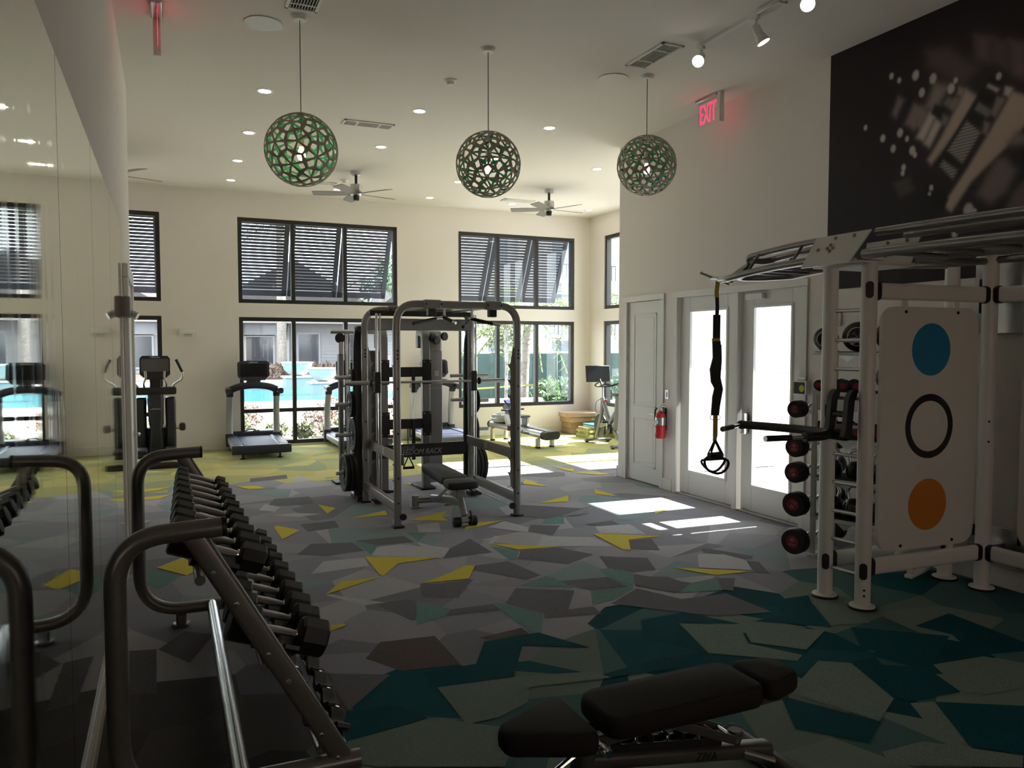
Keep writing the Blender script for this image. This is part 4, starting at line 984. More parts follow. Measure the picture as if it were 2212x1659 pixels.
# wall brackets behind the corner post
for z in (2.2, 0.3):
    b = MB(); b.b6(XR-0.03, XR-0.018, 3.55, 4.0, z-0.28 if z > 1 else z-0.12, z+0.32 if z > 1 else z+0.16, 0.006)
    b.b6(PC[0]+0.02, XR-0.02, 3.70, 3.84, z-0.05, z+0.05, 0.004); o = b.build('wall_bracket', M_steel, t)
    for yy in (3.6, 3.95):
        for dz in (-0.12, 0.05): MB().b6(XR-0.034, XR-0.029, yy-0.012, yy+0.012, z+dz, z+dz+0.09, 0.002).build('bolt_slot', M_hole, o)
# overhead monkey bars: three-tube arched truss running along the wall
def arm(y0, y1, sgn):
    XT = 4.37
    def zt(y, a, b): s = (y-y0)/(y1-y0); return a + (b-a)*s - 0.05*s*s
    n = 8; ysq = [y0 + (y1-y0)*k/n for k in range(n+1)]
    lo = [(4.28, y, zt(y, 2.445, 2.44)) for y in ysq]; lo2 = [(4.80, y, zt(y, 2.445, 2.44)) for y in ysq]; hi = [(4.40, y, zt(y, 2.60, 2.595)) for y in ysq[:-1]]
    hi2 = [(4.68, y, zt(y, 2.60, 2.595)) for y in ysq[:-1]]
    return lo, lo2, hi, hi2
MT = M_silver
lo, lo2, hi, hi2 = arm(4.28, 5.16, 1)
b = MB(); b.tube(lo + [(4.37, 5.36, 2.40)], 0.029, n=12, fillet=0.08); b.build('bar_tube', MT, t)
b = MB(); b.tube(lo2[:-2] + [(4.62, 5.15, 2.405), (4.38, 5.16, 2.40), (4.30, 5.0, 2.41)], 0.029, n=12, fillet=0.12); b.build('bar_tube', MT, t)
b = MB(); b.tube(hi + [(4.42, 5.05, 2.50), (4.37, 5.22, 2.405)], 0.027, n=12, fillet=0.08); b.build('bar_tube', MT, t)
b = MB(); b.tube(hi2 + [(4.55, 5.06, 2.53), (4.40, 5.02, 2.535)], 0.027, n=12, fillet=0.1); b.build('bar_tube', MT, t)
for y in (4.4, 4.6, 4.8, 4.98):
    MB().cyl((4.28, y, 2.43), (4.80, y, 2.43), 0.017, n=10).build('rung', MT, t)
for y in (4.45, 4.9): 
    b = MB(); b.cyl((4.28, y, 2.44), (4.40, y, 2.59), 0.012, n=8); b.cyl((4.80, y, 2.44), (4.68, y, 2.59), 0.012, n=8); b.build('brace', MT, t)
b = MB(); b.cyl((4.37, 5.34, 2.40), (4.37, 5.47, 2.415), 0.019, n=12); b.build('hook_bar', M_chrome, t)
b = MB(); b.cyl((4.30, 5.54, 2.475), (4.47, 5.36, 2.365), 0.018, n=12); b.build('hook_bar', M_chrome, t)
lo, lo2, hi, hi2 = arm(3.78, 1.6, -1)
for l in (lo, lo2): MB().tube([(x, y, z + 0.0) for x, y, z in l], 0.034, n=12).build('bar_tube', MT, t)
for l in (hi, hi2): MB().tube(l, 0.030, n=12).build('bar_tube', MT, t)
for y in (3.55, 3.3, 3.05, 2.8, 2.55, 2.3): MB().cyl((4.28, y, 2.43), (4.80, y, 2.43), 0.018, n=10).build('rung', MT, t)
b = MB(); b.cyl((4.74, 3.45, 2.585), (4.78, 2.3, 2.585), 0.022, n=12); b.build('pull_up_grip', MT, t)
b = MB(); b.tube([(4.80, 4.3, 2.44), (5.2, 3.98, 2.43), (5.56, 3.85, 2.46), (5.62, 3.4, 2.46), (5.60, 2.3, 2.46)], 0.027, n=12, fillet=0.25); b.build('bar_tube', MT, t)
b = MB(); b.tube([(4.80, 3.7, 2.44), (5.15, 3.72, 2.43), (5.5, 3.78, 2.45)], 0.027, n=12, fillet=0.2); b.build('bar_tube', MT, t)
b = MB(); b.tube([(4.55, 4.1, 2.44), (5.0, 4.1, 2.43), (5.5, 4.08, 2.45)], 0.027, n=12); b.build('bar_tube', MT, t)
# bracket plates on the ladder posts
for x, yy in ((4.27, 4.0), (4.82, 4.0)):
    M = frame((x, yy, 2.49), (0, -1, 0), (0.22 if x < 4.5 else -0.22, 0, 0.97)); s = 0.012
    poly = [(-0.30, -0.10), (0.13, -0.10), (0.27, 0.115), (-0.20, 0.115)] if x < 4.5 else [(-0.28, -0.10), (0.13, -0.10), (0.25, 0.11), (-0.2, 0.11)]
    o = MB().prism(poly, s, M).build('bracket_plate', M_white, t)
    sg = -1 if x < 4.5 else 1
    for (u, v) in ((-0.165, 0.02), (-0.055, 0.0), (-0.055, 0.045), (-0.08, 0.022), (-0.03, 0.022), (-0.02, 0.09), (0.14, 0.09)):
        MB().lathe([(0.013, -0.004), (0.013, 0.004 + s), (0.006, s + 0.006)], tuple(M @ Vector((u, v, 0))), tuple(M.to_3x3() @ Vector((0, 0, 1))), 10).build('bolt', mat('brass_bolt', (0.22, 0.15, 0.08), 0.4, 0.8), o)
        MB().lathe([(0.013, 0.0), (0.013, 0.005), (0.006, 0.007)], tuple(M @ Vector((u, v, 0))), tuple(M.to_3x3() @ Vector((0, 0, -1))), 10).build('bolt', MATS['brass_bolt'], o)
b = MB(); b.b6(4.28, 4.82, 3.80, 4.24, 2.385, 2.41, 0.01); b.build('top_gusset', M_white, t)
MB().cyl((PC[0], PC[1], 2.5), (PC[0], PC[1], 2.53), 0.10, n=24).build('name_plate', M_white, t)
text('ZIVA', 0.07, t, frame((PC[0]-0.045, PC[1]-0.092, 2.515), (0.88, -0.47, 0), (0, 0, 1)), M_print_b, ext=0.003)

# dip attachment hooked on the ladder
t = thing('dip_handles', 'black padded curved dip handles hooked onto the ladder rungs', 'dip handles', (0, 0, 0))
b = MB(); b.tube([(3.98, 3.965, 1.205), (4.12, 3.955, 1.205), (4.24, 4.0, 1.21), (4.262, 4.12, 1.213), (4.25, 4.30, 1.213), (4.20, 4.55, 1.21), (4.11, 4.77, 1.21)], 0.032, n=14, fillet=0.06); b.build('padded_arm', mat('foam_pad', (0.012, 0.012, 0.013), 0.5), t)
for (p, q) in (((3.99, 3.965, 1.205), (3.66, 4.0, 1.205)), ((4.115, 4.765, 1.21), (3.76, 4.56, 1.21))):
    p, q = Vector(p), Vector(q); d = (q-p).normalized()
    MB().cyl(p - d*0.03, p + d*0.2, 0.014).build('rod', M_chrome, t); MB().cyl(p - d*0.01, p+d*0.02, 0.034, n=14).build('pad_collar', M_black, t)
    MB().cyl(q - d*0.20, q, 0.021).build('grip', M_black, t); MB().cyl(q, q + d*0.006, 0.021).build('grip_cap', M_steel, t)
for y in (3.90, 4.05):
    b = MB(); b.tube([(4.36, y, 1.488), (4.335, y, 1.495), (4.31, y, 1.46), (4.29, y, 1.25), (4.27, y, 1.19)], 1, prof=[(-.02, -.03), (.02, -.03), (.02, .03), (-.02, .03)], fillet=0.02, up=(1, 0, 0)); b.build('hook_bracket', M_black, t)
MB().b6(4.26, 4.32, 3.89, 4.07, 1.17, 1.24, 0.01).build('cross_plate', M_black, t)
MB().b6(4.28, 4.34, 3.89, 4.07, 1.33, 1.37, 0.01).build('cross_plate', M_black, t)

# suspension trainer hanging from the hook bar
SX, SY = 4.385, 5.42
M_yel = mat('yellow_webbing', (0.50, 0.42, 0.06), 0.7); M_web = mat('black_webbing', (0.015, 0.015, 0.016), 0.7)
t = thing('suspension_trainer', 'black and yellow suspension strap trainer with looped handles on the hook bar', 'straps', (SX, SY, 0))
dv = Vector((0.913, -0.408, 0)); 
def strap(name, pts, w, th, m):
    b = MB(); b.tube([tuple(dv*u + Vector((0, 0, z))) for u, z in pts], 1, prof=[(-th/2, -w/2), (th/2, -w/2), (th/2, w/2), (-th/2, w/2)], up=tuple(dv)); return b.build(name, m, t)
strap('anchor_loop', [(0.0, 2.43), (0.005, 2.38), (-0.005, 2.3), (0.0, 2.24)], 0.036, 0.010, M_yel)
strap('anchor_loop', [(0.0, 2.40), (0.06, 2.385), (0.14, 2.39)], 0.02, 0.012, M_yel)
strap('carabiner_strap', [(0, 2.25), (0.004, 2.16), (0.0, 2.07)], 0.03, 0.012, M_web)
strap('door_strap', [(0, 2.1), (0.0, 2.02), (0.0, 1.86)], 0.062, 0.016, M_web)
strap('yellow_label', [(-0.005, 1.895), (-0.005, 1.862)], 0.066, 0.020, M_yel)
strap('main_strap', [(0, 1.87), (0.005, 1.72), (-0.02, 1.62), (-0.01, 1.52), (0.02, 1.46), (0.005, 1.38), (-0.005, 1.22)], 0.068, 0.03, M_web)
strap('main_strap', [(0.025, 1.84), (0.03, 1.7), (0.022, 1.55), (0.045, 1.45), (0.02, 1.30), (0.015, 1.24)], 0.035, 0.02, M_web)
for u in (-0.022, 0.02): MB().tube([tuple(dv*(u+0.024*math.cos(a)) + Vector((0, 0, 1.20+0.022*math.sin(a)))) for a in [2*PI*k/12 for k in range(12)]], 0.004, n=6, closed=True).build('buckle', M_steel, t)
strap('adjuster_strap', [(0.0, 1.25), (0.0, 1.03)], 0.040, 0.012, M_yel); strap('adjuster_strap', [(0.0, 1.04), (-0.005, 0.99)], 0.034, 0.014, M_yel)
for (u0, u1, dz, a) in ((-0.06, 0.075, 0.0, 0.5), (-0.04, 0.06, -0.015, -0.5)):
    l = MB(); l.tube([tuple(dv*u + Vector((0, 0, z))) for u, z in ((0, 1.0), (u0, 0.88+dz), (u1, 0.87+dz), (0, 1.0))], 0.012, n=8); l.build('handle_sling', M_web, t)
    dd = (dv*math.cos(a) + Vector((0.408, 0.913, 0))*math.sin(a)); c = Vector((0, 0, 0.875+dz)); MB().cyl(c - dd*0.065, c + dd*0.075, 0.019).build('handle_grip', M_rubber, t)
    lp = [tuple(c + dd*0.12*math.cos(q) + Vector((0, 0, -0.075 + 0.062*math.sin(q) + 0.02*math.cos(2*q+a)))) for q in [2*PI*k/18 for k in range(18)]]
    MB().tube(lp, 0.012, n=6, closed=True).build('foot_cradle', M_web, t)
# ================================================================== power rack with guided bar
M_ptube = mat('platinum_paint', (0.31, 0.31, 0.305), 0.34, 0.55)
t = thing('power_rack', 'silver guided-bar power rack with toothed uprights and black rear frame', 'power rack', (0, 0, 0))
X0, X1, YA, YBk, ZT = 2.08, 3.40, 7.47, 8.84, 2.27
UP = rrect(0.075, 0.065, 0.022, 3)
for nm, y in (('front_frame', YA), ('rear_frame', YBk)):
    b = MB(); b.tube([(X0, y, 0.02), (X0, y, ZT-0.02), (X1, y, ZT-0.02), (X1, y, 0.02)], 1, prof=UP, fillet=0.22, seg=8, up=(0, 1, 0)); o = b.build(nm, M_ptube, t)
    for x in (X0, X1):
        MB().b6(x-0.06, x+0.06, y-0.055, y+0.055, 0.0, 0.02, 0.008).build('foot_pad', M_rubber, o)
        for z in (0.25, 0.5, 0.95, 1.4, 1.70, 1.74, 1.78):
            MB().lathe([(0.011, 0), (0.011, 0.003), (0, 0.004)], (x, y-0.0325, z), (0, -1, 0), 10).build('bolt', M_black, o)
    for x in (2.45, 2.72, 3.12): MB().b6(x-0.09, x+0.09, y-0.042, y+0.042, ZT-0.065, ZT+0.025, 0.008).build('sleeve', M_ptube, o) if x != 2.72 else None
    for x in (2.38, 2.54, 3.05, 3.2): MB().lathe([(0.010, 0), (0.010, 0.003), (0, 0.004)], (x, y-0.043, ZT-0.02), (0, -1, 0), 10).build('bolt', M_black, o)
# bottom side beams, lower rear foot
for x in (X0, X1):
    MB().tube([(x, YA, 0.20), (x, YBk, 0.20)], 1, prof=rrect(0.055, 0.11, 0.015), up=(0, 0, 1)).build('side_beam', M_ptube, t)
MB().lathe([(0.034, 0), (0.036, 0.02), (0.03, 0.03)], (X0+0.045, YA-0.03, 0.11), (0, -1, 0), 14).build('bar_stop', M_black, t)
MB().cyl((X1-0.06, YA+0.02, 0.115), (X1-0.06, YBk-0.1, 0.115), 0.016).build('storage_rod', M_chrome, t)
MB().lathe([(0.034, 0), (0.036, 0.02), (0.03, 0.03)], (X1-0.06, YA-0.0, 0.115), (0, -1, 0), 14).build('bar_stop', M_black, t)
# top cross members and pull-up grips
for x in (2.45, 3.12):
    b = MB(); b.tube([(x, YA, ZT-0.03), (x, YBk, ZT-0.03)], 0.022, n=12); b.build('top_rail', M_steel, t)
    MB().b6(x-0.04, x+0.04, YA-0.02, YA+0.06, ZT-0.14, ZT-0.05, 0.006).build('rail_bracket', M_black, t)
for (a, c) in (((2.33, 7.72, 2.06), (2.72, 7.9, 2.14)), ((2.88, 7.72, 2.03), (3.05, 7.95, 2.13)), ((3.05, 7.95, 2.13), (3.32, 7.72, 2.05)), ((2.72, 7.9, 2.14), (2.80, 7.72, 2.07))):
    a, c = Vector(a), Vector(c); MB().cyl(a, a.lerp(c, 0.75), 0.019).build('grip', M_rubber, t); MB().cyl(a.lerp(c, 0.72), c, 0.014).build('grip_bar', M_steel, t)
for x in (2.74, 3.06): MB().cyl((x, 7.92, 2.13), (x, 7.92, ZT-0.02), 0.014).build('grip_hanger', M_steel, t)
MB().cyl((2.45, 7.93, ZT-0.03), (3.12, 7.93, ZT-0.03), 0.014).build('grip_bar', M_steel, t)
MB().b6(X0+0.04, X1-0.04, YBk-0.12, YBk-0.04, 2.175, 2.235, 0.005).build('top_guard', M_black, t)
MB().b6(X0, X1, YBk-0.03, YBk+0.03, 2.01, 2.15, 0.01).build('rear_beam', M_ptube, t)
# toothed catch strips
def teeth(x, y, s):
    pts = [(0, 0.28), (s*0.045, 0.33)]; z = 0.36; 
    while z < 1.66: pts += [(s*0.045, z), (s*0.05, z+0.07), (s*0.085, z+0.125), (s*0.055, z+0.115), (s*0.045, z+0.14)]; z += 0.165
    pts += [(s*0.02, 1.80), (0, 1.84)]
    if s < 0: pts = pts[::-1]
    M = frame((x, y, 0), (1, 0, 0), (0, 0, 1)); M = M @ Matrix.Translation((0, 0, -0.004))
    MB().prism(pts, 0.008, M).build('catch_strip', M_ptube, t)
teeth(X0+0.03, YBk, 1); teeth(X1-0.03, YA, -1); teeth(X1-0.03, YBk, 1); teeth(X0+0.03, YA, -1)
# guide rods, carriage and bar
for x in (2.18, 3.36):
    MB().cyl((x, 8.66, 0.06), (x, 8.66, 2.2), 0.017, n=12).build('guide_rod', M_chrome, t); MB().cyl((x+0.05, 8.70, 0.06), (x+0.05, 8.70, 2.2), 0.010, n=10).build('guide_rod', M_steel, t)
    MB().b6(x-0.05, x+0.09, 8.60, 8.78, 0.02, 0.07, 0.008).build('rod_base', M_black, t)
    MB().b6(x-0.035, x+0.035, 8.61, 8.71, 1.29, 1.53, 0.01).build('carriage', M_black, t)
b = MB(); b.cyl((1.93, 8.64, 1.408), (3.66, 8.64, 1.408), 0.014); b.build('bar', M_steel, t)
for (a, c) in ((1.80, 2.10), (3.44, 3.76)):
    MB().cyl((a, 8.64, 1.408), (c, 8.64, 1.408), 0.025, n=16).build('bar_sleeve', M_steel, t)
for x in (2.10, 3.43): MB().lathe([(0.04, -0.012), (0.045, 0), (0.04, 0.012)], (x, 8.64, 1.408), (1, 0, 0), 18).build('bar_collar', M_black, t)
# adjustable safety arms
for x in (X0+0.055, X1-0.055):
    o = MB().b6(x-0.012, x+0.012, YA-0.02, YBk-0.02, 0.625, 0.735, 0.006).build('safety_arm', mat('bronze_plate', (0.22, 0.19, 0.17), 0.4, 0.5), t)
    for k in range(4): MB().b6(x-0.0135 if x < 3 else x-0.0135, x+0.0135, 8.15, 8.25, 0.652+0.019*k, 0.658+0.019*k).build('warning_print', M_print_w, o)
# black rear storage frame
for x in (2.04, 3.43):
    o = MB().tube([(x, 8.90, 2.03), (x, 8.98, 1.90), (x, 9.02, 1.5), (x, 9.02, 0.25), (x, 9.02, 0.02)], 1, prof=rrect(0.07, 0.12, 0.02), fillet=0.15, up=(1, 0, 0)).build('storage_post', M_blackm, t)
    MB().b6(x-0.05, x+0.05, 8.88, 9.25, 0.0, 0.06, 0.01).build('foot', M_blackm, o); MB().b6(x-0.04, x+0.04, 8.86, 9.03, 1.98, 2.06, 0.01).build('top_mount', M_blackm, o)
cb = MB().b6(2.04, 3.43, 8.99, 9.05, 0.475, 0.635, 0.008).build('rear_crossbar', M_blackm, t)
text('NAUTILUS.', 0.052, cb, frame((2.60, 8.9885, 0.592), (1, 0, 0), (0, 0, 1)), mat('grey_print', (0.45, 0.45, 0.45), 0.5), shear=0.25)
text('FREEDOM RACK', 0.095, cb, frame((2.77, 8.9885, 0.535), (1, 0, 0), (0, 0, 1)), MATS['grey_print'], shear=0.3, sx=0.85)
PZ = [(1.456, 0.10, 0.022, 2), (1.14, 0.155, 0.03, 2), (0.78, 0.20, 0.035, 1), (0.335, 0.222, 0.045, 3)]
for x, s in ((2.04, -1), (3.43, 1)):
    for (z, r, th, n) in PZ: MB().cyl((x, 9.02, z), (x + s*0.27, 9.02, z), 0.024, n=14).build('plate_peg', M_steel, t)
for z in (1.456, 1.156): MB().cyl((3.40, 9.02, z), (3.20, 9.02, z), 0.024, n=14).build('plate_peg', M_steel, t)
def wplate(x, s, z, r, th, lab):
    o = thing('weight_plate', lab, 'weight plate', (x, 9.02, z), group='weight plates on the rack pegs')
    prof = [(0.0255, 0), (r*0.30, 0), (r*0.34, th*0.2), (r*0.78, th*0.2), (r*0.84, 0), (r*0.97, 0.002), (r, 0.006), (r, th-0.006), (r*0.97, th-0.002), (r*0.84, th), (r*0.78, th*0.8), (r*0.34, th*0.8), (r*0.30, th), (0.0255, th)]
    MB().lathe(prof, (0, 0, 0), (s, 0, 0), 36).build('disc', M_rubber, o)
    MB().lathe([(0.0255, -0.002), (0.04, -0.002), (0.04, th+0.002), (0.0255, th+0.002)], (0, 0, 0), (s, 0, 0), 20).build('hub', M_steel, o)
    for k in range(3):
        a = k*2*PI/3; MB().prism(rrect(r*0.42, r*0.20, r*0.08), 0.004, frame((s*(th*0.8+0.002), r*0.56*math.cos(a), r*0.56*math.sin(a)), (0, -math.sin(a)*s, math.cos(a)*s), (0, math.cos(a), math.sin(a)))).build('grip_opening', M_hole, o)
szs = ['smallest', 'medium', 'large', 'largest']
for x, s, side in ((2.04, -1, 'mirror'), (3.43, 1, 'door')):
    for i, (z, r, th, n) in enumerate(PZ):
        if s > 0 and i == 0: n = 1
        for k in range(n):
            wplate(x + s*(0.045 + k*(th+0.004)), s, z, r, th, '%s black weight plate on the %s-side rack pegs, %s from the post' % (szs[i], side, ORD[k]))

# ================================================================== cable station behind the rack
t = thing('cable_machine', 'grey cable station with twin weight towers and black cross arms', 'cable machine', (0, 0, 0))
M_tower = mat('tower_silver', (0.30, 0.30, 0.30), 0.38, 0.5); M_shroud = mat('shroud_grey', (0.16, 0.16, 0.165), 0.5); M_shroud2 = mat('shroud_light', (0.44, 0.44, 0.44), 0.45)
def tower(x, sh, sw, m):
    o = MB().tube([(x, 9.40, 0.03), (x, 9.40, 2.0), (x, 9.62, 2.02), (x, 9.62, 1.8)], 1, prof=rrect(0.115, 0.10, 0.02), fillet=0.13, seg=8, up=(1, 0, 0)).build('tower_column', M_tower, t)
    MB().b6(x-0.10, x+0.10, 9.28, 9.75, 0.0, 0.03, 0.01).build('base_plate', M_rubber, o)
    MB().b6(sh-sw/2, sh+sw/2, 9.44, 9.74, 0.06, 1.77, 0.008).build('stack_shroud', m, t)
    for z in (1.50, 0.845):
        q = MB().b6(x-0.062, x+0.062, 9.325, 9.352, z-0.155, z+0.155, 0.006).build('mount_plate', M_blackm, o)
        for dx in (-.04, .04):
            for dz in (-.13, .13): MB().lathe([(0.008, 0), (0.008, 0.003), (0, 0.003)], (x+dx, 9.325, z+dz), (0, -1, 0), 8).build('bolt', M_steel, q)
    return o
tower(2.445, 2.32, 0.15, M_shroud); tower(2.995, 3.15, 0.17, M_shroud2)
for z in (1.50, 0.845): MB().b6(2.445, 2.995, 9.345, 9.40, z-0.062, z+0.062, 0.006).build('cross_arm', M_blackm, t)
MB().b6(2.79, 2.835, 9.32, 9.345, 1.24, 1.56, 0.004).build('hanging_bar', M_blackm, t); MB().b6(2.79, 2.835, 9.32, 9.345, 0.39, 0.9, 0.004).build('hanging_bar', M_blackm, t)
for (px, py, pz) in ((3.02, 9.38, 1.93), (3.07, 9.38, 1.90), (3.20, 9.45, 1.95)):
    MB().lathe([(0.012, -0.014), (0.055, -0.014), (0.045, 0), (0.055, 0.014), (0.012, 0.014)], (px+0.06, py-0.03, pz), (0.5, -0.85, 0), 20).build('pulley', M_rubber, t)
MB().b6(3.05, 3.22, 9.40, 9.60, 1.76, 2.02, 0.03, 3).build('pulley_box', M_shroud2, t)
text('NAUTILUS', 0.035, t, frame((3.14, 9.4375, 1.28), (1, 0, 0), (0, 0, 1)), M_print_w)
MB().b6(3.12, 3.18, 9.43, 9.44, 1.44, 1.51, 0.003).build('instruction_label', M_print_w, t)
# side column with pulleys on a top bar
MB().b6(2.06, 2.115, 10.20, 10.29, 0.03, 1.72, 0.008).build('guide_column', M_shroud, t); MB().b6(2.055, 2.12, 10.19, 10.3, 1.35, 1.72, 0.008).build('carriage', M_tower, t)
MB().b6(1.98, 2.2, 10.1, 10.4, 0.0, 0.03, 0.008).build('base_plate', M_rubber, t)
MB().cyl((1.96, 10.25, 2.015), (2.50, 10.25, 2.015), 0.030, n=14).build('top_bar', M_steel, t)
MB().b6(2.42, 2.47, 9.7, 10.27, 1.98, 2.05, 0.008).build('top_link', M_tower, t); MB().cyl((2.20, 10.25, 0.02), (2.20, 10.25, 2.0), 0.018).build('guide_rod', M_steel, t); MB().cyl((2.165, 10.24, 0.02), (2.165, 10.24, 2.0), 0.008).build('guide_rod', M_chrome, t)
for (px, pz, d) in ((2.075, 1.93, (0.3, -0.95, 0)), (2.30, 1.91, (0.75, -0.66, 0)), (2.36, 1.91, (0.75, -0.66, 0))):
    MB().lathe([(0.012, -0.014), (0.065, -0.014), (0.055, 0), (0.065, 0.014), (0.012, 0.014)], (px, 10.2, pz), d, 22).build('pulley', M_rubber, t)
MB().cyl((2.085, 10.19, 1.9), (2.085, 10.19, 1.7), 0.004, n=6).build('cable', M_black, t); MB().b6(2.055, 2.115, 10.17, 10.2, 1.72, 1.88, 0.004).build('cable_guard', M_steel, t)
# stirrup handle on its cable
t = thing('stirrup_pull', 'black stirrup handle hanging on a cable behind the rack', 'handle', (2.73, 9.28, 0))
MB().cyl((0, 0.04, 0.80), (0, 0, 0.44), 0.006, n=6).build('cable', M_black, t)
for s in (-1, 1): MB().tube([(0, 0, 0.45), (s*0.07, 0, 0.30)], 0.008, n=6).build('strap', M_web, t)
MB().cyl((-0.07, 0, 0.30), (0.07, 0, 0.30), 0.017).build('grip', M_rubber, t)
# ================================================================== adjustable benches
def pad(pts, z, th, m, name, parent, bev=0.03):
    """soft pad from an outline polygon: domed by stacked inset rings"""
    n = len(pts); cx = sum(p[0] for p in pts)/n; cyy = sum(p[1] for p in pts)/n
    rings = [(0.90, 0.0), (0.985, th*0.18), (1.0, th*0.42), (0.985, th*0.72), (0.93, th*0.92), (0.82, th)]
    b = MB(); vs = []
    for k, zz in rings:
        for (x, y) in pts:
            dx, dy = x-cx, y-cyy; L = math.hypot(dx, dy); kk = 1 - (1-k)*0.13/max(L, 0.13) * 1.0
            vs.append((cx + dx*kk, cyy + dy*kk, z + zz))
    fs = [tuple(reversed(range(n)))]
    for r in range(len(rings)-1):
        for i in range(n): fs.append((r*n+i, r*n+(i+1) % n, (r+1)*n+(i+1) % n, (r+1)*n+i))
    fs.append(tuple((len(rings)-1)*n+i for i in range(n)))
    b.add(vs, fs); return b.build(name, m, parent, smooth=60)
def smooth_poly(pts, r, n=5):
    P = [Vector((x, y, 0)) for x, y in pts]; m = len(P); out = []
    for i in range(m):
        a, p, c = P[i-1], P[i], P[(i+1) % m]; k = min(r, (a-p).length*.45, (c-p).length*.45); A = p+(a-p).normalized()*k; C = p+(c-p).normalized()*k
        for j in range(n+1): s = j/n; q = A*(1-s)**2 + p*(2*s*(1-s)) + C*s*s; out.append((q.x, q.y))
    return out
# near bench, lying flat, seat towards the dumbbell rack
t = thing('workout_bench', 'flat adjustable bench with dark brown pads and ladder adjuster, in the open teal carpet', 'bench', (0, 0, 0))
BYc = 2.50
pad(smooth_poly([(1.07, BYc-0.045), (1.07, BYc+0.045), (1.33, BYc+0.165), (1.40, BYc+0.165), (1.40, BYc-0.165), (1.33, BYc-0.165)], 0.06), 0.355, 0.085, M_brown_vinyl, 'seat_pad', t)
pad(smooth_poly([(1.455, BYc-0.135), (1.455, BYc+0.135), (2.20, BYc+0.145), (2.20, BYc-0.145)], 0.07), 0.37, 0.085, M_brown_vinyl, 'back_pad', t)
pad(smooth_poly([(2.215, BYc-0.14), (2.215, BYc+0.14), (2.43, BYc+0.085), (2.43, BYc-0.085)], 0.06), 0.37, 0.085, M_brown_vinyl, 'head_pad', t)
MB().cyl((1.425, BYc-0.16, 0.355), (1.425, BYc+0.16, 0.355), 0.020, n=14).build('hinge_barrel', M_steel, t)
for k in range(5): MB().lathe([(0.0215, -0.003), (0.0225, 0), (0.0215, 0.003)], (1.425, BYc-0.13+0.065*k, 0.355), (0, 1, 0), 14).build('hinge_ring', M_chrome, t)
MB().cyl((1.425, BYc-0.175, 0.355), (1.425, BYc-0.16, 0.355), 0.014, n=10).build('hinge_bolt', M_chrome, t)
for s in (-1, 1): MB().tube([(1.40, BYc+s*0.055, 0.335), (1.60, BYc+s*0.055, 0.345), (2.38, BYc+s*0.055, 0.352)], 1, prof=[(-.005, -.02), (.005, -.02), (.005, .02), (-.005, .02)], up=(0, 0, 1)).build('pad_rail', M_bench, t)
MB().tube([(1.42, BYc, 0.25), (2.32, BYc, 0.10)], 1, prof=rrect(0.08, 0.06, 0.02), up=(0, 0, 1)).build('spine', M_bench, t)
text('ZIVA', 0.050, t, frame((1.97, BYc-0.0415, 0.158), (0.9864, 0, -0.1644), (0.1644, 0, 0.9864)), M_print_b)
MB().tube([(1.44, BYc, 0.33), (1.36, BYc, 0.06)], 1, prof=rrect(0.06, 0.09, 0.02), up=(0, 1, 0)).build('front_post', M_bench, t)
MB().cyl((1.36, BYc-0.23, 0.055), (1.36, BYc+0.23, 0.055), 0.034, n=16).build('front_foot', M_bench, t); MB().cyl((2.33, BYc-0.23, 0.06), (2.33, BYc+0.23, 0.06), 0.034, n=16).build('rear_foot', M_bench, t)
for x in (1.36, 2.33):
    for s in (-1, 1): MB().cyl((x, BYc+s*0.19, 0), (x, BYc+s*0.24, 0), 0.001).build('foot_cap', M_rubber, t) if False else MB().lathe([(0.036, 0), (0.040, 0.005), (0.04, 0.05), (0.036, 0.055)], (x, BYc+s*0.20, 0.057), (0, s, 0), 16).build('foot_cap', M_rubber, t)
    MB().b6(x-0.03, x+0.03, BYc-0.22, BYc+0.22, 0, 0.03, 0.008).build('foot_rubber', M_rubber, t)
for s in (-1, 1):
    MB().tube([(1.52, BYc+s*0.03, 0.285), (2.05, BYc+s*0.03, 0.20)], 1, prof=[(-.004, -.016), (.004, -.016), (.004, .016), (-.004, .016)], up=(0, 0, 1)).build('ladder_plate', M_black, t)
for k in range(7):
    x = 1.56 + 0.075*k; z = 0.295 - 0.0121*k*1.0; MB().b6(x-0.008, x+0.008, BYc-0.034, BYc+0.034, z-0.01, z+0.03, 0.004).build('ladder_tooth', M_chrome if k % 2 else M_black, t)
for s in (-1, 1): MB().tube([(1.78, BYc+s*0.062, 0.345), (2.12, BYc+s*0.062, 0.20)], 1, prof=rrect(0.012, 0.036, 0.004), up=(0, 0, 1)).build('support_strut', M_bench, t)
MB().lathe([(0.014, 0), (0.016, 0.01), (0.008, 0.014)], (1.78, BYc-0.07, 0.345), (0, -1, 0), 12).build('pivot_bolt', M_chrome, t)
MB().cyl((2.10, BYc-0.07, 0.21), (2.10, BYc+0.07, 0.21), 0.012).build('catch_rod', M_chrome, t)
MB().lathe([(0.03, 0), (0.033, 0.012), (0.028, 0.02)], (2.13, BYc-0.02, 0.21), (0, 0, 1), 16).build('adjust_knob', M_bench, t)
MB().tube([(2.16, BYc-0.03, 0.13), (2.30, BYc-0.06, 0.075)], 0.02, n=10).build('link_tube', M_chr2, t)
MB().tube([(1.30, BYc-0.10, 0.25), (1.25, BYc-0.1, 0.30), (1.33, BYc-0.10, 0.34)], 0.012, n=8).build('seat_bracket', M_chrome, t)

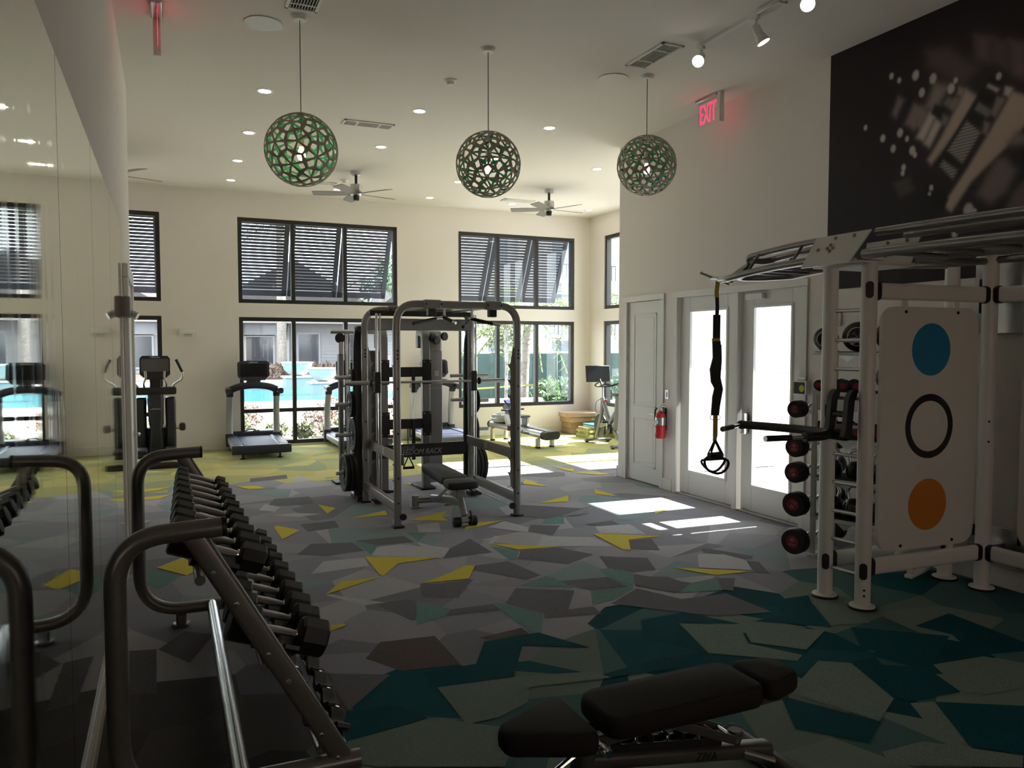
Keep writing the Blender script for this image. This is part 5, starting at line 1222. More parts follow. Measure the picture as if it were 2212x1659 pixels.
# bench inside the rack
t = thing('rack_bench', 'adjustable bench with black pads and silver frame standing inside the power rack', 'bench', (2.72, 7.25, 0))
pad(smooth_poly([(-0.17, 0.02), (0.17, 0.02), (0.17, 0.26), (-0.17, 0.26)], 0.07), 0.37, 0.075, M_vinyl, 'seat_pad', t).rotation_euler = (R(3), 0, 0)
pad(smooth_poly([(-0.15, 0.28), (0.15, 0.28), (0.13, 1.08), (0.06, 1.16), (-0.06, 1.16), (-0.13, 1.08)], 0.07), 0.372, 0.075, M_vinyl, 'back_pad', t).rotation_euler = (R(2.0), 0, 0)
MB().tube([(0, 0.02, 0.10), (0, 0.22, 0.38)], 1, prof=rrect(0.08, 0.06, 0.02), up=(1, 0, 0)).build('front_post', M_ptube, t)
MB().tube([(0, 0.10, 0.24), (0, 1.02, 0.10)], 1, prof=rrect(0.07, 0.09, 0.02), up=(0, 0, 1)).build('spine', M_ptube, t)
MB().cyl((-0.12, 0.0, 0.052), (0.12, 0.0, 0.052), 0.02).build('roller_axle', M_steel, t)
for s in (-1, 1):
    MB().lathe([(0.04, 0), (0.048, 0.006), (0.048, 0.074), (0.04, 0.08)], (s*0.045, 0.0, 0.05), (s, 0, 0), 18).build('transport_roller', M_rubber, t)
    MB().cyl((0, 1.04, 0.08), (s*0.20, 1.06, 0.08), 0.035, n=14).build('rear_leg', M_ptube, t)
    q = MB(); q.cyl((s*0.20, 1.06, 0.015), (s*0.20, 1.06, 0.14), 0.04, n=16); q.lathe([(0.055, 0), (0.057, 0.01), (0.05, 0.016)], (s*0.20, 1.06, 0), n=18); q.build('rear_foot', M_ptube, t)
    MB().tube([(s*0.05, 0.36, 0.34), (s*0.05, 0.72, 0.16)], 1, prof=rrect(0.012, 0.04, 0.004), up=(0, 0, 1)).build('support_strut', M_steel, t)
MB().tube([(0.045, -0.03, 0.16), (0.05, -0.06, 0.10), (0.05, -0.05, 0.02)], 0.011, n=8).build('lift_handle', M_black, t)
MB().b6(-0.055, 0.055, 0.10, 0.24, 0.26, 0.37, 0.015).build('seat_bracket', M_ptube, t)
for s in (-1, 1): MB().b6(s*0.06-0.006, s*0.06+0.006, 0.30, 1.05, 0.345, 0.38, 0.002).build('pad_rail', M_ptube, t)
# ================================================================== cardio machines by the windows
M_tsil = mat('treadmill_silver', (0.46, 0.46, 0.47), 0.35, 0.5); M_tdark = mat('treadmill_charcoal_sky_tint', (0.024, 0.027, 0.042), 0.4); M_belt = mat('treadmill_belt_sky_tint', (0.040, 0.052, 0.095), 0.6)  # blue of the reflected sky is mixed into the charcoal and belt colours
M_rail = mat('side_rail_sky_tint', (0.095, 0.11, 0.17), 0.4); M_scr = mat('dark_screen', (0.014, 0.014, 0.016), 0.3, spec=0.15)  # rail colour also carries the sky's blue reflection
def treadmill():
    t = thing('treadmill', '', 'treadmill', (0, 0, 0), group='treadmills facing the windows')
    MB().b6(-0.27, 0.27, 0.06, 1.45, 0.205, 0.222, 0.004).build('running_belt', M_belt, t)
    for s in (-1, 1):
        b = MB(); b.tube([(s*0.355, 0.02, 0.165), (s*0.355, 1.52, 0.165)], 1, prof=rrect(0.17, 0.13, 0.04), up=(0, 0, 1)); o = b.build('side_rail', M_tsil, t)
        MB().b6(s*0.355-0.075, s*0.355+0.075, 0.12, 1.42, 0.228, 0.236, 0.003).build('foot_tread', M_rail, o)
        b = MB(); b.tube([(s*0.395, 1.30, 0.12), (s*0.40, 1.36, 0.45), (s*0.395, 1.31, 0.78), (s*0.39, 1.22, 1.0)], 1, prof=rrect(0.075, 0.11, 0.03), fillet=0.25, seg=8, up=(1, 0, 0)); u = b.build('upright', M_tsil, t)
        MB().tube([(s*0.395, 1.30, 0.06), (s*0.40, 1.33, 0.28)], 1, prof=rrect(0.095, 0.14, 0.03), up=(1, 0, 0)).build('upright_boot', M_tdark, u)
        MB().tube([(s*0.39, 1.235, 0.95), (s*0.388, 1.21, 1.03)], 1, prof=rrect(0.085, 0.12, 0.03), up=(1, 0, 0)).build('upright_collar', M_tdark, u)
        MB().tube([(s*0.42, 1.26, 1.06), (s*0.43, 0.95, 1.045)], 1, prof=rrect(0.095, 0.10, 0.035), up=(0, 0, 1)).build('handrail', M_tdark, t)
        f = MB(); f.cyl((s*0.29, 0.05, 0.02), (s*0.29, 0.05, 0.12), 0.016); f.lathe([(0.045, 0), (0.045, 0.012), (0.02, 0.022)], (s*0.29, 0.05, 0), n=16); f.build('leveling_foot', M_black, t)
        MB().b6(s*0.3-0.04, s*0.3+0.04, 1.50, 1.62, 0, 0.1, 0.01).build('front_foot', M_black, t)
    b = MB(); b.tube([(-0.46, 0.0, 0.155), (0.46, 0.0, 0.155)], 1, prof=rrect(0.10, 0.145, 0.045), up=(0, 0, 1)); b.build('rear_end_cap', M_tdark, t)
    b = MB(); b.tube([(-0.40, 1.60, 0.20), (0.40, 1.60, 0.20)], 1, prof=rrect(0.36, 0.22, 0.08, 5), up=(0, 0, 1)); b.build('motor_cover', M_tdark, t)
    b = MB(); b.tube([(-0.44, 1.20, 1.03), (-0.27, 1.17, 1.115), (0, 1.15, 1.15), (0.27, 1.17, 1.115), (0.44, 1.20, 1.03)], 1, prof=rrect(0.16, 0.12, 0.045), fillet=0.16, up=(0, 0, 1)); b.build('console_arch', M_tdark, t)
    b = MB(); b.tube([(0, 1.15, 1.16), (0, 1.20, 1.26)], 1, prof=rrect(0.24, 0.09, 0.03), up=(0, 1, 0)); b.build('console_neck', M_steel, t)
    R0 = Euler((R(-14), 0, 0)).to_matrix().to_4x4(); C0 = Matrix.Translation((0, 1.19, 1.39)) @ R0 @ Matrix.Rotation(R(90), 4, 'X')
    c = MB(); c.prism([(-0.19, -0.175), (0.19, -0.175), (0.265, -0.10), (0.265, 0.13), (0.22, 0.165), (-0.22, 0.165), (-0.265, 0.13), (-0.265, -0.10)], 0.06, C0); co = c.build('console', M_tdark, t)
    MB().prism(rrect(0.44, 0.23, 0.015), 0.003, C0 @ Matrix.Translation((0, 0.0, 0.06))).build('screen', M_scr, co)
    text('LifeFitness', 0.035, co, C0 @ Matrix.Translation((0, 0.138, 0.0615)), M_print_w, shear=0.3)
    MB().tube([(-0.35, 1.35, 0.29), (-0.15, 1.38, 0.31), (-0.05, 1.42, 0.35), (0.06, 1.38, 0.33), (-0.02, 1.33, 0.31), (0.1, 1.36, 0.32)], 0.012, n=6, fillet=0.06).build('power_cord', M_black, t)
    return t
tm = treadmill()
for i, (x, lab) in enumerate(((1.36, 'treadmill standing alone before the pool window beside the mirror side'), (3.06, 'treadmill half hidden behind the weight plates of the power rack'), (4.68, 'treadmill seen through the power rack next to the rower'))):
    o = tm if i == 0 else copy_tree(tm); o.location = (x, 12.97, 0); o['label'] = lab; o['group'] = 'treadmills facing the windows'
# elliptical trainer seen from behind
t = thing('elliptical_trainer', 'black elliptical trainer with moving arms beside the mirror wall corner', 'elliptical', (-0.19, 12.95, 0))
M_ell = mat('elliptical_shell', (0.020, 0.022, 0.032), 0.35)
def shell(name, x, w, z0, z1, y0, y1, wt=None):
    b = MB(); wt = wt or w; prof = rrect(1, 1, 0.22, 4); zs = [z0, z0+.03, (z0+z1)*0.42, (z0+z1)*.6, z1-0.08, z1-.02, z1]; ws = [w*.9, w, wt, w*1.0, w*1.05, w, w*.8]
    vs = []
    for z, ww in zip(zs, ws):
        for (u, v) in prof: vs.append((x+u*ww, (y0+y1)/2+v*(y1-y0)*(ww/w), z))
    n = len(prof); fs = [tuple(reversed(range(n)))] + [(k*n+i, k*n+(i+1) % n, (k+1)*n+(i+1) % n, (k+1)*n+i) for k in range(len(zs)-1) for i in range(n)] + [tuple((len(zs)-1)*n+i for i in range(n))]
    b.add(vs, fs); return b.build(name, M_ell, t, smooth=50)
c = shell('drive_shroud', 0, 0.22, 0.12, 1.10, 0.05, 0.40, 0.17)
text('LifeFitness', 0.032, c, frame((0, 0.027, 0.86), (1, 0, 0), (0, 0, 1)), M_print_w, shear=0.3)
shell('side_shroud', -0.21, 0.15, 0.14, 1.03, 0.15, 0.5); shell('side_shroud', 0.21, 0.15, 0.14, 1.03, 0.15, 0.5)
MB().b6(-0.30, 0.30, 0.12, 0.30, 1.07, 1.19, 0.03, 2).build('cross_housing', M_black, t)
MB().tube([(0, 0.22, 1.15), (0, 0.25, 1.40)], 1, prof=rrect(0.16, 0.08, 0.02), up=(0, 1, 0)).build('console_mast', M_black, t)
C0 = Matrix.Translation((0, 0.22, 1.50)) @ Euler((R(-12), 0, 0)).to_matrix().to_4x4() @ Matrix.Rotation(R(90), 4, 'X')
c = MB().prism([(-0.13, -0.20), (0.13, -0.20), (0.215, -0.12), (0.215, 0.12), (0.18, 0.165), (-0.18, 0.165), (-0.215, 0.12), (-0.215, -0.12)], 0.06, C0).build('console', M_black, t)
MB().prism(rrect(0.39, 0.20, 0.015), 0.003, C0 @ Matrix.Translation((0, 0.015, 0.06))).build('screen', mat('grey_screen', (0.10, 0.10, 0.10), 0.35), c)
text('LifeFitness', 0.032, c, C0 @ Matrix.Translation((0, 0.142, 0.0615)), M_print_w, shear=0.3)
for s in (-1, 1):
    o = MB().tube([(s*0.235, 0.2, 1.12), (s*0.25, 0.15, 1.22), (s*0.385, 0.08, 1.31), (s*0.395, 0.05, 1.40), (s*0.30, 0.03, 1.62)], 0.017, n=10, fillet=0.08).build('moving_arm', M_steel, t)
    MB().cyl((s*0.385, 0.05, 1.425), (s*0.30, 0.03, 1.62), 0.022).build('grip', M_black, o)
    o = MB().tube([(s*0.15, 0.2, 1.15), (s*0.165, 0.12, 1.25), (s*0.125, 0.08, 1.34), (s*0.135, 0.07, 1.43)], 0.015, n=10, fillet=0.06).build('fixed_handle', M_steel, t)
    MB().cyl((s*0.127, 0.08, 1.35), (s*0.135, 0.07, 1.44), 0.019).build('grip', M_tsil, o)
    MB().cyl((s*0.28, 0.2, 0.55), (s*0.39, 0.2, 0.55), 0.03).build('crank_axle', M_steel, t); MB().b6(s*0.33, s*0.42, 0.1, 0.28, 0.50, 0.62, 0.03, 2).build('roller', M_black, t)
    MB().b6(s*0.2-0.08, s*0.2+0.08, -0.35, 0.1, 0.22, 0.27, 0.02).build('foot_pedal', M_rubber, t)
MB().b6(-0.32, 0.38, -0.45, -0.33, 0.0, 0.08, 0.02, 2).build('rear_stabiliser', M_black, t); MB().b6(-0.06, 0.06, -0.4, 0.9, 0.03, 0.12, 0.02).build('base_rail', M_black, t); MB().b6(-0.32, 0.32, 0.8, 0.95, 0.0, 0.08, 0.02, 2).build('front_stabiliser', M_black, t)
MB().b6(-0.25, 0.25, 0.35, 0.8, 0.1, 0.55, 0.06, 2).build('flywheel_cover', M_ell, t)
# water rower, handle end to the wall
t = thing('rowing_machine', 'silver water rower with clear tank and black end cap on the sunny carpet', 'rower', (6.15, 12.30, 0), R(12))
M_row = mat('rower_aluminium', (0.50, 0.49, 0.46), 0.35, 0.5)
b = MB(); b.tube([(0, -0.10, 0.235), (0, 1.55, 0.31)], 1, prof=rrect(0.36, 0.125, 0.06, 5), up=(0, 0, 1)); ro = b.build('rail_body', M_row, t)
MB().tube([(0, -0.20, 0.23), (0, -0.095, 0.235)], 1, prof=rrect(0.38, 0.145, 0.07, 5), up=(0, 0, 1)).build('end_cap', M_rubber, t); MB().tube([(0, 1.54, 0.31), (0, 1.57, 0.312)], 1, prof=rrect(0.37, 0.135, 0.06, 5), up=(0, 0, 1)).build('end_cap', M_rubber, t)
MB().b6(-0.06, 0.06, -0.08, 1.0, 0.305, 0.315, 0.002).build('seat_track', M_black, t).rotation_euler = (R(2.6), 0, 0)
text('WaterRower', 0.085, ro, frame((-0.1815, 0.45, 0.262), (0, -1, -0.045), (0, -0.045, 1)), M_print_b)
MB().lathe([(0.045, 0), (0.045, 0.003), (0, 0.003)], (-0.179, 0.86, 0.28), (-1, 0, 0), 18).build('logo_roundel', M_print_b, ro)
for (x, y, z1) in ((-0.16, 0.0, 0.18), (0.16, 0.0, 0.18), (-0.16, 1.42, 0.25), (0.16, 1.42, 0.25)):
    o = MB().b6(x-0.035, x+0.035, y-0.035, y+0.035, 0.025, z1, 0.01).build('leg', M_row, t); MB().b6(x-0.038, x+0.038, y-0.038, y+0.038, 0, 0.03, 0.005).build('leg_cap', M_rubber, o)
MB().b6(-0.14, 0.14, 0.60, 0.84, 0.49, 0.535, 0.02, 2).build('seat', mat('seat_blue_black', (0.05, 0.05, 0.08), 0.5), t)
for s in (-1, 1): MB().b6(s*0.10-0.03, s*0.10+0.03, 0.63, 0.80, 0.33, 0.50, 0.01).build('seat_carriage', M_row, t)
tk = MB().lathe([(0.10, 0), (0.22, 0.02), (0.245, 0.08), (0.22, 0.15), (0.10, 0.17)], (0, 1.28, 0.36), n=28).build('water_tank', mat('cloudy_polycarbonate', (0.50, 0.53, 0.54), 0.08, spec=0.8), t)
MB().lathe([(0.235, 0), (0.25, 0.012), (0.235, 0.024)], (0, 1.28, 0.432), n=28).build('tank_seam', M_row, tk)
MB().tube([(0, 1.05, 0.36), (0, 1.10, 0.60), (0, 1.20, 0.70)], 1, prof=rrect(0.18, 0.10, 0.03), up=(1, 0, 0), fillet=0.1).build('monitor_hood', mat('hood_blue_grey', (0.28, 0.32, 0.42), 0.35), t)
MB().box((0, 1.05, 0.76), (0.26, 0.13, 0.04), 0.012, rot=Euler((R(35), 0, 0))).build('monitor', mat('navy_plastic', (0.02, 0.03, 0.09), 0.35), t)
MB().cyl((-0.26, 0.98, 0.62), (0.26, 0.98, 0.62), 0.017).build('pull_handle', M_black, t)
for s in (-1, 1): MB().box((s*0.11, 1.0, 0.43), (0.11, 0.05, 0.22), 0.012, rot=Euler((R(-25), 0, 0))).build('footboard', M_whitep, t)
# exercise bike in the corner
t = thing('exercise_bike', 'grey exercise bike with large black screen by the corner window', 'bike', (7.45, 12.66, 0), R(-4))
M_bk = mat('bike_grey', (0.17, 0.175, 0.18), 0.4, 0.3)
SQ = rrect(0.06, 0.09, 0.02)
MB().tube([(-0.27, 0, 0.045), (0.27, 0, 0.045)], 1, prof=rrect(0.09, 0.05, 0.02), up=(0, 0, 1)).build('front_stabiliser', M_bk, t); MB().tube([(-0.25, -1.05, 0.045), (0.25, -1.05, 0.045)], 1, prof=rrect(0.09, 0.05, 0.02), up=(0, 0, 1)).build('rear_stabiliser', M_bk, t)
for y in (0, -1.05):
    for s in (-1, 1): MB().lathe([(0.035, 0), (0.035, 0.02), (0.02, 0.03)], (s*0.22, y, 0), n=12).build('leveling_foot', M_black, t)
MB().tube([(-0.02, 0.0, 0.06), (0, -0.18, 0.55), (0, -0.22, 0.85)], 1, prof=SQ, up=(0, 1, 0), fillet=0.1).build('front_tube', M_bk, t)
MB().tube([(0, -0.20, 0.84), (0, -0.55, 0.35), (0, -1.05, 0.06)], 1, prof=SQ, up=(0, 0, 1), fillet=0.1).build('main_tube', M_bk, t); MB().tube([(0, -0.1, 0.32), (0, -0.5, 0.40), (0, -0.75, 0.62)], 1, prof=SQ, up=(0, 0, 1), fillet=0.1).build('cross_tube', M_bk, t)
MB().tube([(0, -0.72, 0.30), (0, -0.80, 0.90)], 1, prof=SQ, up=(0, 1, 0)).build('seat_post', M_bk, t); MB().box((0, -0.84, 0.95), (0.17, 0.26, 0.06), 0.025, 2).build('saddle', M_black, t)
MB().cyl((0, -0.22, 0.82), (0, -0.20, 1.06), 0.022).build('handlebar_post', M_steel, t)
MB().lathe([(0.06, -0.02), (0.22, -0.025), (0.23, 0), (0.22, 0.025), (0.06, 0.02)], (0, -0.12, 0.32), (1, 0, 0), 28).build('flywheel', M_blackm, t)
MB().lathe([(0.02, -0.07), (0.09, -0.07), (0.09, 0.07), (0.02, 0.07)], (0, -0.55, 0.30), (1, 0, 0), 20).build('crank', M_black, t)
for s, z in ((1, 0.16), (-1, 0.44)):
    MB().tube([(s*0.08, -0.55, 0.30), (s*0.10, -0.57, z)], 0.013, n=8).build('crank_arm', M_steel, t); MB().b6(s*0.10, s*0.20, -0.63, -0.53, z-0.02, z+0.02, 0.01).build('pedal', M_black, t)
MB().tube([(-0.22, -0.52, 1.18), (-0.23, -0.32, 1.10), (-0.12, -0.22, 1.07), (0.12, -0.22, 1.07), (0.23, -0.32, 1.10), (0.22, -0.52, 1.18)], 0.017, n=10, fillet=0.08).build('handlebar', M_black, t)
MB().tube([(-0.07, -0.22, 1.07), (-0.06, -0.42, 1.12), (0.06, -0.42, 1.12), (0.07, -0.22, 1.07)], 0.015, n=10, fillet=0.06).build('handlebar', M_black, t)
b = MB().box((-0.03, -0.06, 1.30), (0.50, 0.035, 0.31), 0.008, rot=Euler((R(-8), 0, 0))).build('touch_screen', M_black, t)
MB().box((-0.03, -0.081, 1.303), (0.47, 0.004, 0.275), rot=Euler((R(-8), 0, 0))).build('display_glass', M_scr, b); MB().tube([(0, -0.2, 1.05), (0, -0.08, 1.2)], 0.018).build('screen_arm', M_black, t)
MB().cyl((0, -0.27, 0.78), (0.03, -0.31, 0.83), 0.02).build('resistance_knob', M_red, t)
MB().tube([(-0.03, -0.2, 0.84), (-0.10, -0.14, 0.78), (-0.10, -0.1, 0.62), (-0.03, -0.12, 0.5)], 0.005, n=6, fillet=0.06).build('brake_cable', M_black, t)
# stacked boxes and folded mats
M_card = mat('cardboard', (0.40, 0.265, 0.16), 0.8, noise=(6, 0.12)); M_lab = mat('paper_label', (0.75, 0.74, 0.70), 0.7)
zc = 0.0
BX = ('bottom', 'second', 'third', 'top')
for i, (dx, dy, sx, sy, h, a) in enumerate(((0.09, 0.02, 0.60, 0.42, 0.12, 2), (0.085, 0.02, 0.62, 0.42, 0.13, -1), (0.08, -0.05, 0.74, 0.44, 0.105, 3), (0.06, -0.10, 0.82, 0.44, 0.10, -4))):
    t = thing('cardboard_box', 'flat brown cardboard box in the corner, %s of its stack' % BX[i], 'box', (7.78+dx, 14.12+dy, zc), R(a), group='cardboard boxes in the corner')
    MB().b6(-sx/2, sx/2, -sy/2, sy/2, 0.002, h-0.002, 0.010).build('carton', M_card, t)
    MB().b6(-sx/2, sx/2, -0.03, 0.03, h-0.0025, h-0.0014).build('packing_tape', mat('packing_tape', (0.45, 0.33, 0.22), 0.3), t)
    if i > 1: MB().b6(0.14-0.1*(i-2)*-1, 0.30-0.1*(i-2)*-1, -sy/2-0.001, -sy/2+0.0005, h*0.25, h*0.8).build('shipping_label', M_lab, t)
    zc += h
M_mg = mat('olive_mat', (0.30, 0.30, 0.11), 0.8); M_mb = mat('blue_mat', (0.03, 0.20, 0.30), 0.8); M_mw = mat('white_mat', (0.66, 0.68, 0.66), 0.8)
zc = 0.0; rnd = random.Random(3)
cols = [M_mg]*5 + [M_mw, M_mb]; nm = ['lowest folded olive exercise mat', 'second folded olive exercise mat', 'third folded olive exercise mat', 'fourth folded olive exercise mat', 'uppermost folded olive exercise mat', 'folded white exercise mat', 'folded blue exercise mat']
for i in range(7):
    w = 0.62 - 0.02*i - (0.12 if i > 4 else 0); dx = rnd.uniform(-.03, .03); th = 0.045 if i < 5 else 0.03; n = 12; b = MB(); vs = []
    for k in range(n+1):
        for (yy, zz) in ((-0.24, 0), (0.24, 0), (0.24, th*0.9), (-0.24, th*0.9)):
            u = k/n - .5; vs.append((u*w, yy*(1+0.05*math.sin(k+i)), zz*(1+0.05*math.sin(k*1.3+i*2)) + (0.0 if zz == 0 else 0.0)))
    fs = [(4*k+j, 4*k+4+j, 4*k+4+(j+1) % 4, 4*k+(j+1) % 4) for k in range(n) for j in range(4)] + [(3, 2, 1, 0), tuple(4*n+j for j in range(4))]
    b.add(vs, fs); o = b.build('exercise_mat', cols[i], loc=(7.78+dx, 13.28, zc), smooth=50); o.rotation_euler = (0, 0, R(rnd.uniform(-8, 8)))
    tag(o, nm[i] + ' in the pile beside the exercise bike', 'exercise mat', 'folded mats beside the bike'); zc += th*0.955
MURAL_SHAPES = [
    ((0.13, 0.085, 0.085), 0.05, [(4.081, 4.234), (3.949, 4.167), (3.963, 3.985), (4.061, 4.043)]),
    ((0.1, 0.065, 0.065), 0.04, [(3.935, 4.162), (3.821, 4.09), (3.815, 3.885), (3.943, 3.991)]),
    ((0.13, 0.085, 0.085), 0.04, [(3.809, 4.098), (3.668, 4.029), (3.659, 3.749), (3.781, 3.837)]),
    ((0.1, 0.068, 0.068), 0.08, [(4.498, 4.259), (4.297, 4.217), (4.045, 3.966), (4.17, 3.88), (4.336, 4.012), (4.479, 4.127)]),
    ((0.4, 0.31, 0.26), 0.02, [(4.14, 3.837), (4.017, 3.726), (4.16, 3.569), (4.318, 3.417), (4.423, 3.316), (4.456, 3.358), (4.336, 3.518)]),
    ((0.25, 0.2, 0.18), 0.05, [(4.411, 3.967), (4.288, 3.902), (4.405, 3.743), (4.485, 3.793)]),
    ((0.22, 0.165, 0.15), 0.03, [(4.599, 3.854), (4.508, 3.786), (4.593, 3.638), (4.678, 3.71)]),
    ((0.22, 0.165, 0.15), 0.03, [(4.533, 3.807), (4.467, 3.746), (4.528, 3.636), (4.577, 3.663)]),
    ((0.46, 0.4, 0.37), 0.02, [(4.452, 3.742), (4.396, 3.702), (4.5, 3.523), (4.566, 3.567)]),
    ((0.46, 0.4, 0.37), 0.02, [(4.395, 3.671), (4.34, 3.626), (4.443, 3.46), (4.492, 3.5)]),
    ((0.2, 0.16, 0.15), 0.03, [(4.752, 3.955), (4.7, 3.911), (4.773, 3.786), (4.809, 3.825)]),
    ((0.012, 0.01, 0.01), 0.01, [(4.406, 3.799), (4.282, 3.71), (4.325, 3.639), (4.435, 3.724)]),
    ((0.17, 0.15, 0.14), 0.02, [(4.327, 3.694), (4.273, 3.653), (4.308, 3.594), (4.348, 3.631)]),
    ((0.17, 0.15, 0.14), 0.015, [(4.285, 3.82), (4.18, 3.749), (4.252, 3.701), (4.329, 3.777)]),
    ((0.28, 0.23, 0.21), 0.015, [(4.198, 3.875), (4.147, 3.839), (4.167, 3.785), (4.211, 3.818)]),
    ((0.22, 0.165, 0.15), 0.015, [(4.225, 3.802), (4.188, 3.778), (4.237, 3.711), (4.268, 3.74)]),
    ((0.4, 0.31, 0.26), 0.015, [(3.77, 3.708), (3.655, 3.637), (3.65, 3.462), (3.797, 3.323), (3.873, 3.263), (4.074, 3.108), (4.235, 2.9), (4.305, 2.966), (4.12, 3.198), (3.933, 3.459), (3.832, 3.612)]),
    ((0.012, 0.01, 0.01), 0.008, [(3.96, 3.881), (3.838, 3.791), (4.267, 3.214), (4.391, 3.295)]),
    ((0.16, 0.145, 0.135), 0.008, [(4.03, 3.706), (3.925, 3.612), (3.957, 3.569), (4.063, 3.66)]),
    ((0.2, 0.18, 0.17), 0.008, [(4.125, 3.587), (4.009, 3.471), (4.151, 3.265), (4.28, 3.395)]),
    ((0.2, 0.18, 0.17), 0.008, [(4.315, 3.327), (4.193, 3.219), (4.228, 3.158), (4.348, 3.286)]),
    ((0.012, 0.01, 0.01), 0.006, [(4.451, 3.181), (4.355, 3.121), (4.261, 3.007), (4.303, 2.904), (4.512, 3.093)]),
    ((0.46, 0.4, 0.37), 0.01, [(3.958, 3.818), (3.876, 3.758), (3.889, 3.743), (3.964, 3.804)]),
    ((0.46, 0.4, 0.37), 0.008, [(3.824, 3.762), (3.771, 3.733), (3.795, 3.677), (3.835, 3.708)]),
    ((0.22, 0.165, 0.15), 0.01, [(3.887, 3.704), (3.821, 3.672), (3.896, 3.552), (3.931, 3.587)]),
    ((0.22, 0.165, 0.15), 0.012, [(3.977, 3.548), (3.935, 3.517), (3.96, 3.439), (3.995, 3.467)]),
    ((0.17, 0.125, 0.12), 0.04, [(3.873, 3.237), (3.807, 3.229), (3.726, 3.123), (3.799, 2.979), (3.916, 2.915), (4.022, 2.999), (3.95, 3.124)]),
    ((0.12, 0.09, 0.09), 0.03, [(3.636, 3.061), (3.627, 2.786), (3.794, 2.85), (3.734, 2.967)]),
    ((0.2, 0.16, 0.15), 0.04, [(3.797, 3.348), (3.735, 3.409), (3.646, 3.362), (3.644, 3.299), (3.758, 3.314)]),
    ((0.055, 0.045, 0.045), 0.02, [(4.783, 3.23), (4.631, 3.252), (4.57, 3.139), (4.711, 3.092)]),
]
MURAL_DOTS =  [(4.59, 4.085, 0.032), (4.428, 4.007, 0.032), (4.265, 3.879, 0.032), (4.528, 3.925, 0.029), (4.901, 3.641, 0.026), (4.727, 3.646, 0.029), (4.657, 3.578, 0.019), (4.792, 3.527, 0.026), (4.604, 3.469, 0.029), (4.578, 3.427, 0.019), (4.684, 3.345, 0.022), (5.087, 3.781, 0.019), (4.417, 3.125, 0.019), (4.432, 3.079, 0.013), (4.089, 2.89, 0.042), (4.039, 2.873, 0.019), (4.2, 2.721, 0.026), (4.827, 4.153, 0.022), (4.748, 4.092, 0.019), (3.879, 3.855, 0.022), (4.229, 3.931, 0.019), (4.691, 3.3, 0.019)]
# ================================================================== mural on the right wall
def mural():
    import numpy as np
    y0, y1, z0, z1 = 0.6, 5.50, 2.36, ZC-0.001; st = 0.012
    ny, nz = int((y1-y0)/st)+1, int((z1-z0)/st)+1
    Yg, Zg = np.meshgrid(np.linspace(y0, y1, ny), np.linspace(z0, z1, nz)); img = np.zeros((nz, ny, 3)); img[:] = (0.015, 0.0105, 0.013)
    img += (0.010*np.exp(-((Yg-3.2)**2/1.5 + (Zg-3.4)**2/0.8)))[..., None]
    def sd(poly):
        d = np.full(Yg.shape, 1e9); inside = np.zeros(Yg.shape, bool); n = len(poly)
        for i in range(n):
            (ax, ay), (bx, by) = poly[i], poly[(i+1) % n]; ex, ey = bx-ax, by-ay; t = np.clip(((Yg-ax)*ex+(Zg-ay)*ey)/(ex*ex+ey*ey+1e-12), 0, 1)
            d = np.minimum(d, np.hypot(Yg-ax-t*ex, Zg-ay-t*ey)); c = ((ay > Zg) != (by > Zg)) & (Yg < (bx-ax)*(Zg-ay)/(by-ay+1e-12)+ax); inside ^= c
        return np.where(inside, -d, d)
    allsh = [(c, s, p) for c, s, p in MURAL_SHAPES] + [(c, s, [(y-1.9, z+0.05) for y, z in p]) for c, s, p in MURAL_SHAPES]
    for c, s, p in allsh:
        a = 1/(1+np.exp(np.clip(sd(p)/(s*0.28+0.003), -40, 40)))
        if abs(c[0]-0.20) < 1e-6 and abs(c[1]-0.18) < 1e-6: kn = 0.6+0.9*((np.floor((Yg+Zg)/0.024)+np.floor((Yg-Zg)/0.024)) % 2)
        else: kn = np.ones_like(a)
        img = img*(1-a[..., None]) + (np.array(c)[None, None]*kn[..., None])*a[..., None]
    for (y, z, r) in MURAL_DOTS + [(y-1.9, z+.05, r) for y, z, r in MURAL_DOTS]:
        a = np.clip(2.2 - np.hypot(Yg-y, (Zg-z)*0.75)/(r*0.55), 0, 1)[..., None]*0.85; img = img*(1-a) + np.array((0.52, 0.47, 0.45))*a
    img *= 1.25
    x = XR-0.005; vs = [(x, float(yy), float(zz)) for yy, zz in zip(Yg.ravel(), Zg.ravel())]
    fs = [(j*ny+i, (j+1)*ny+i, (j+1)*ny+i+1, j*ny+i+1) for j in range(nz-1) for i in range(ny-1)]
    o = len(vs); vs += [(x, y0, z0), (x, y1, z0), (x, y1, z1), (x, y0, z1), (XR-0.0005, y0, z0), (XR-0.0005, y1, z0), (XR-0.0005, y1, z1), (XR-0.0005, y0, z1)]
    fs += [(o, o+1, o+5, o+4), (o+1, o+2, o+6, o+5), (o+2, o+3, o+7, o+6), (o+3, o, o+4, o+7)]
    me = bpy.data.meshes.new('mural'); me.from_pydata(vs, [], fs); at = me.color_attributes.new('Col', 'FLOAT_COLOR', 'POINT')
    data = np.ones((len(vs), 4), 'f'); data[:o, :3] = img.reshape(-1, 3); data[o:, :3] = 0.02; at.data.foreach_set('color', data.ravel())
    me.materials.append(mat('mural_print', rough=0.6, spec=0.25, attr='Col'))
    tag(link('wall_mural', me), 'large dark printed mural of dumbbells on a rack, high on the wall', 'mural')
mural()

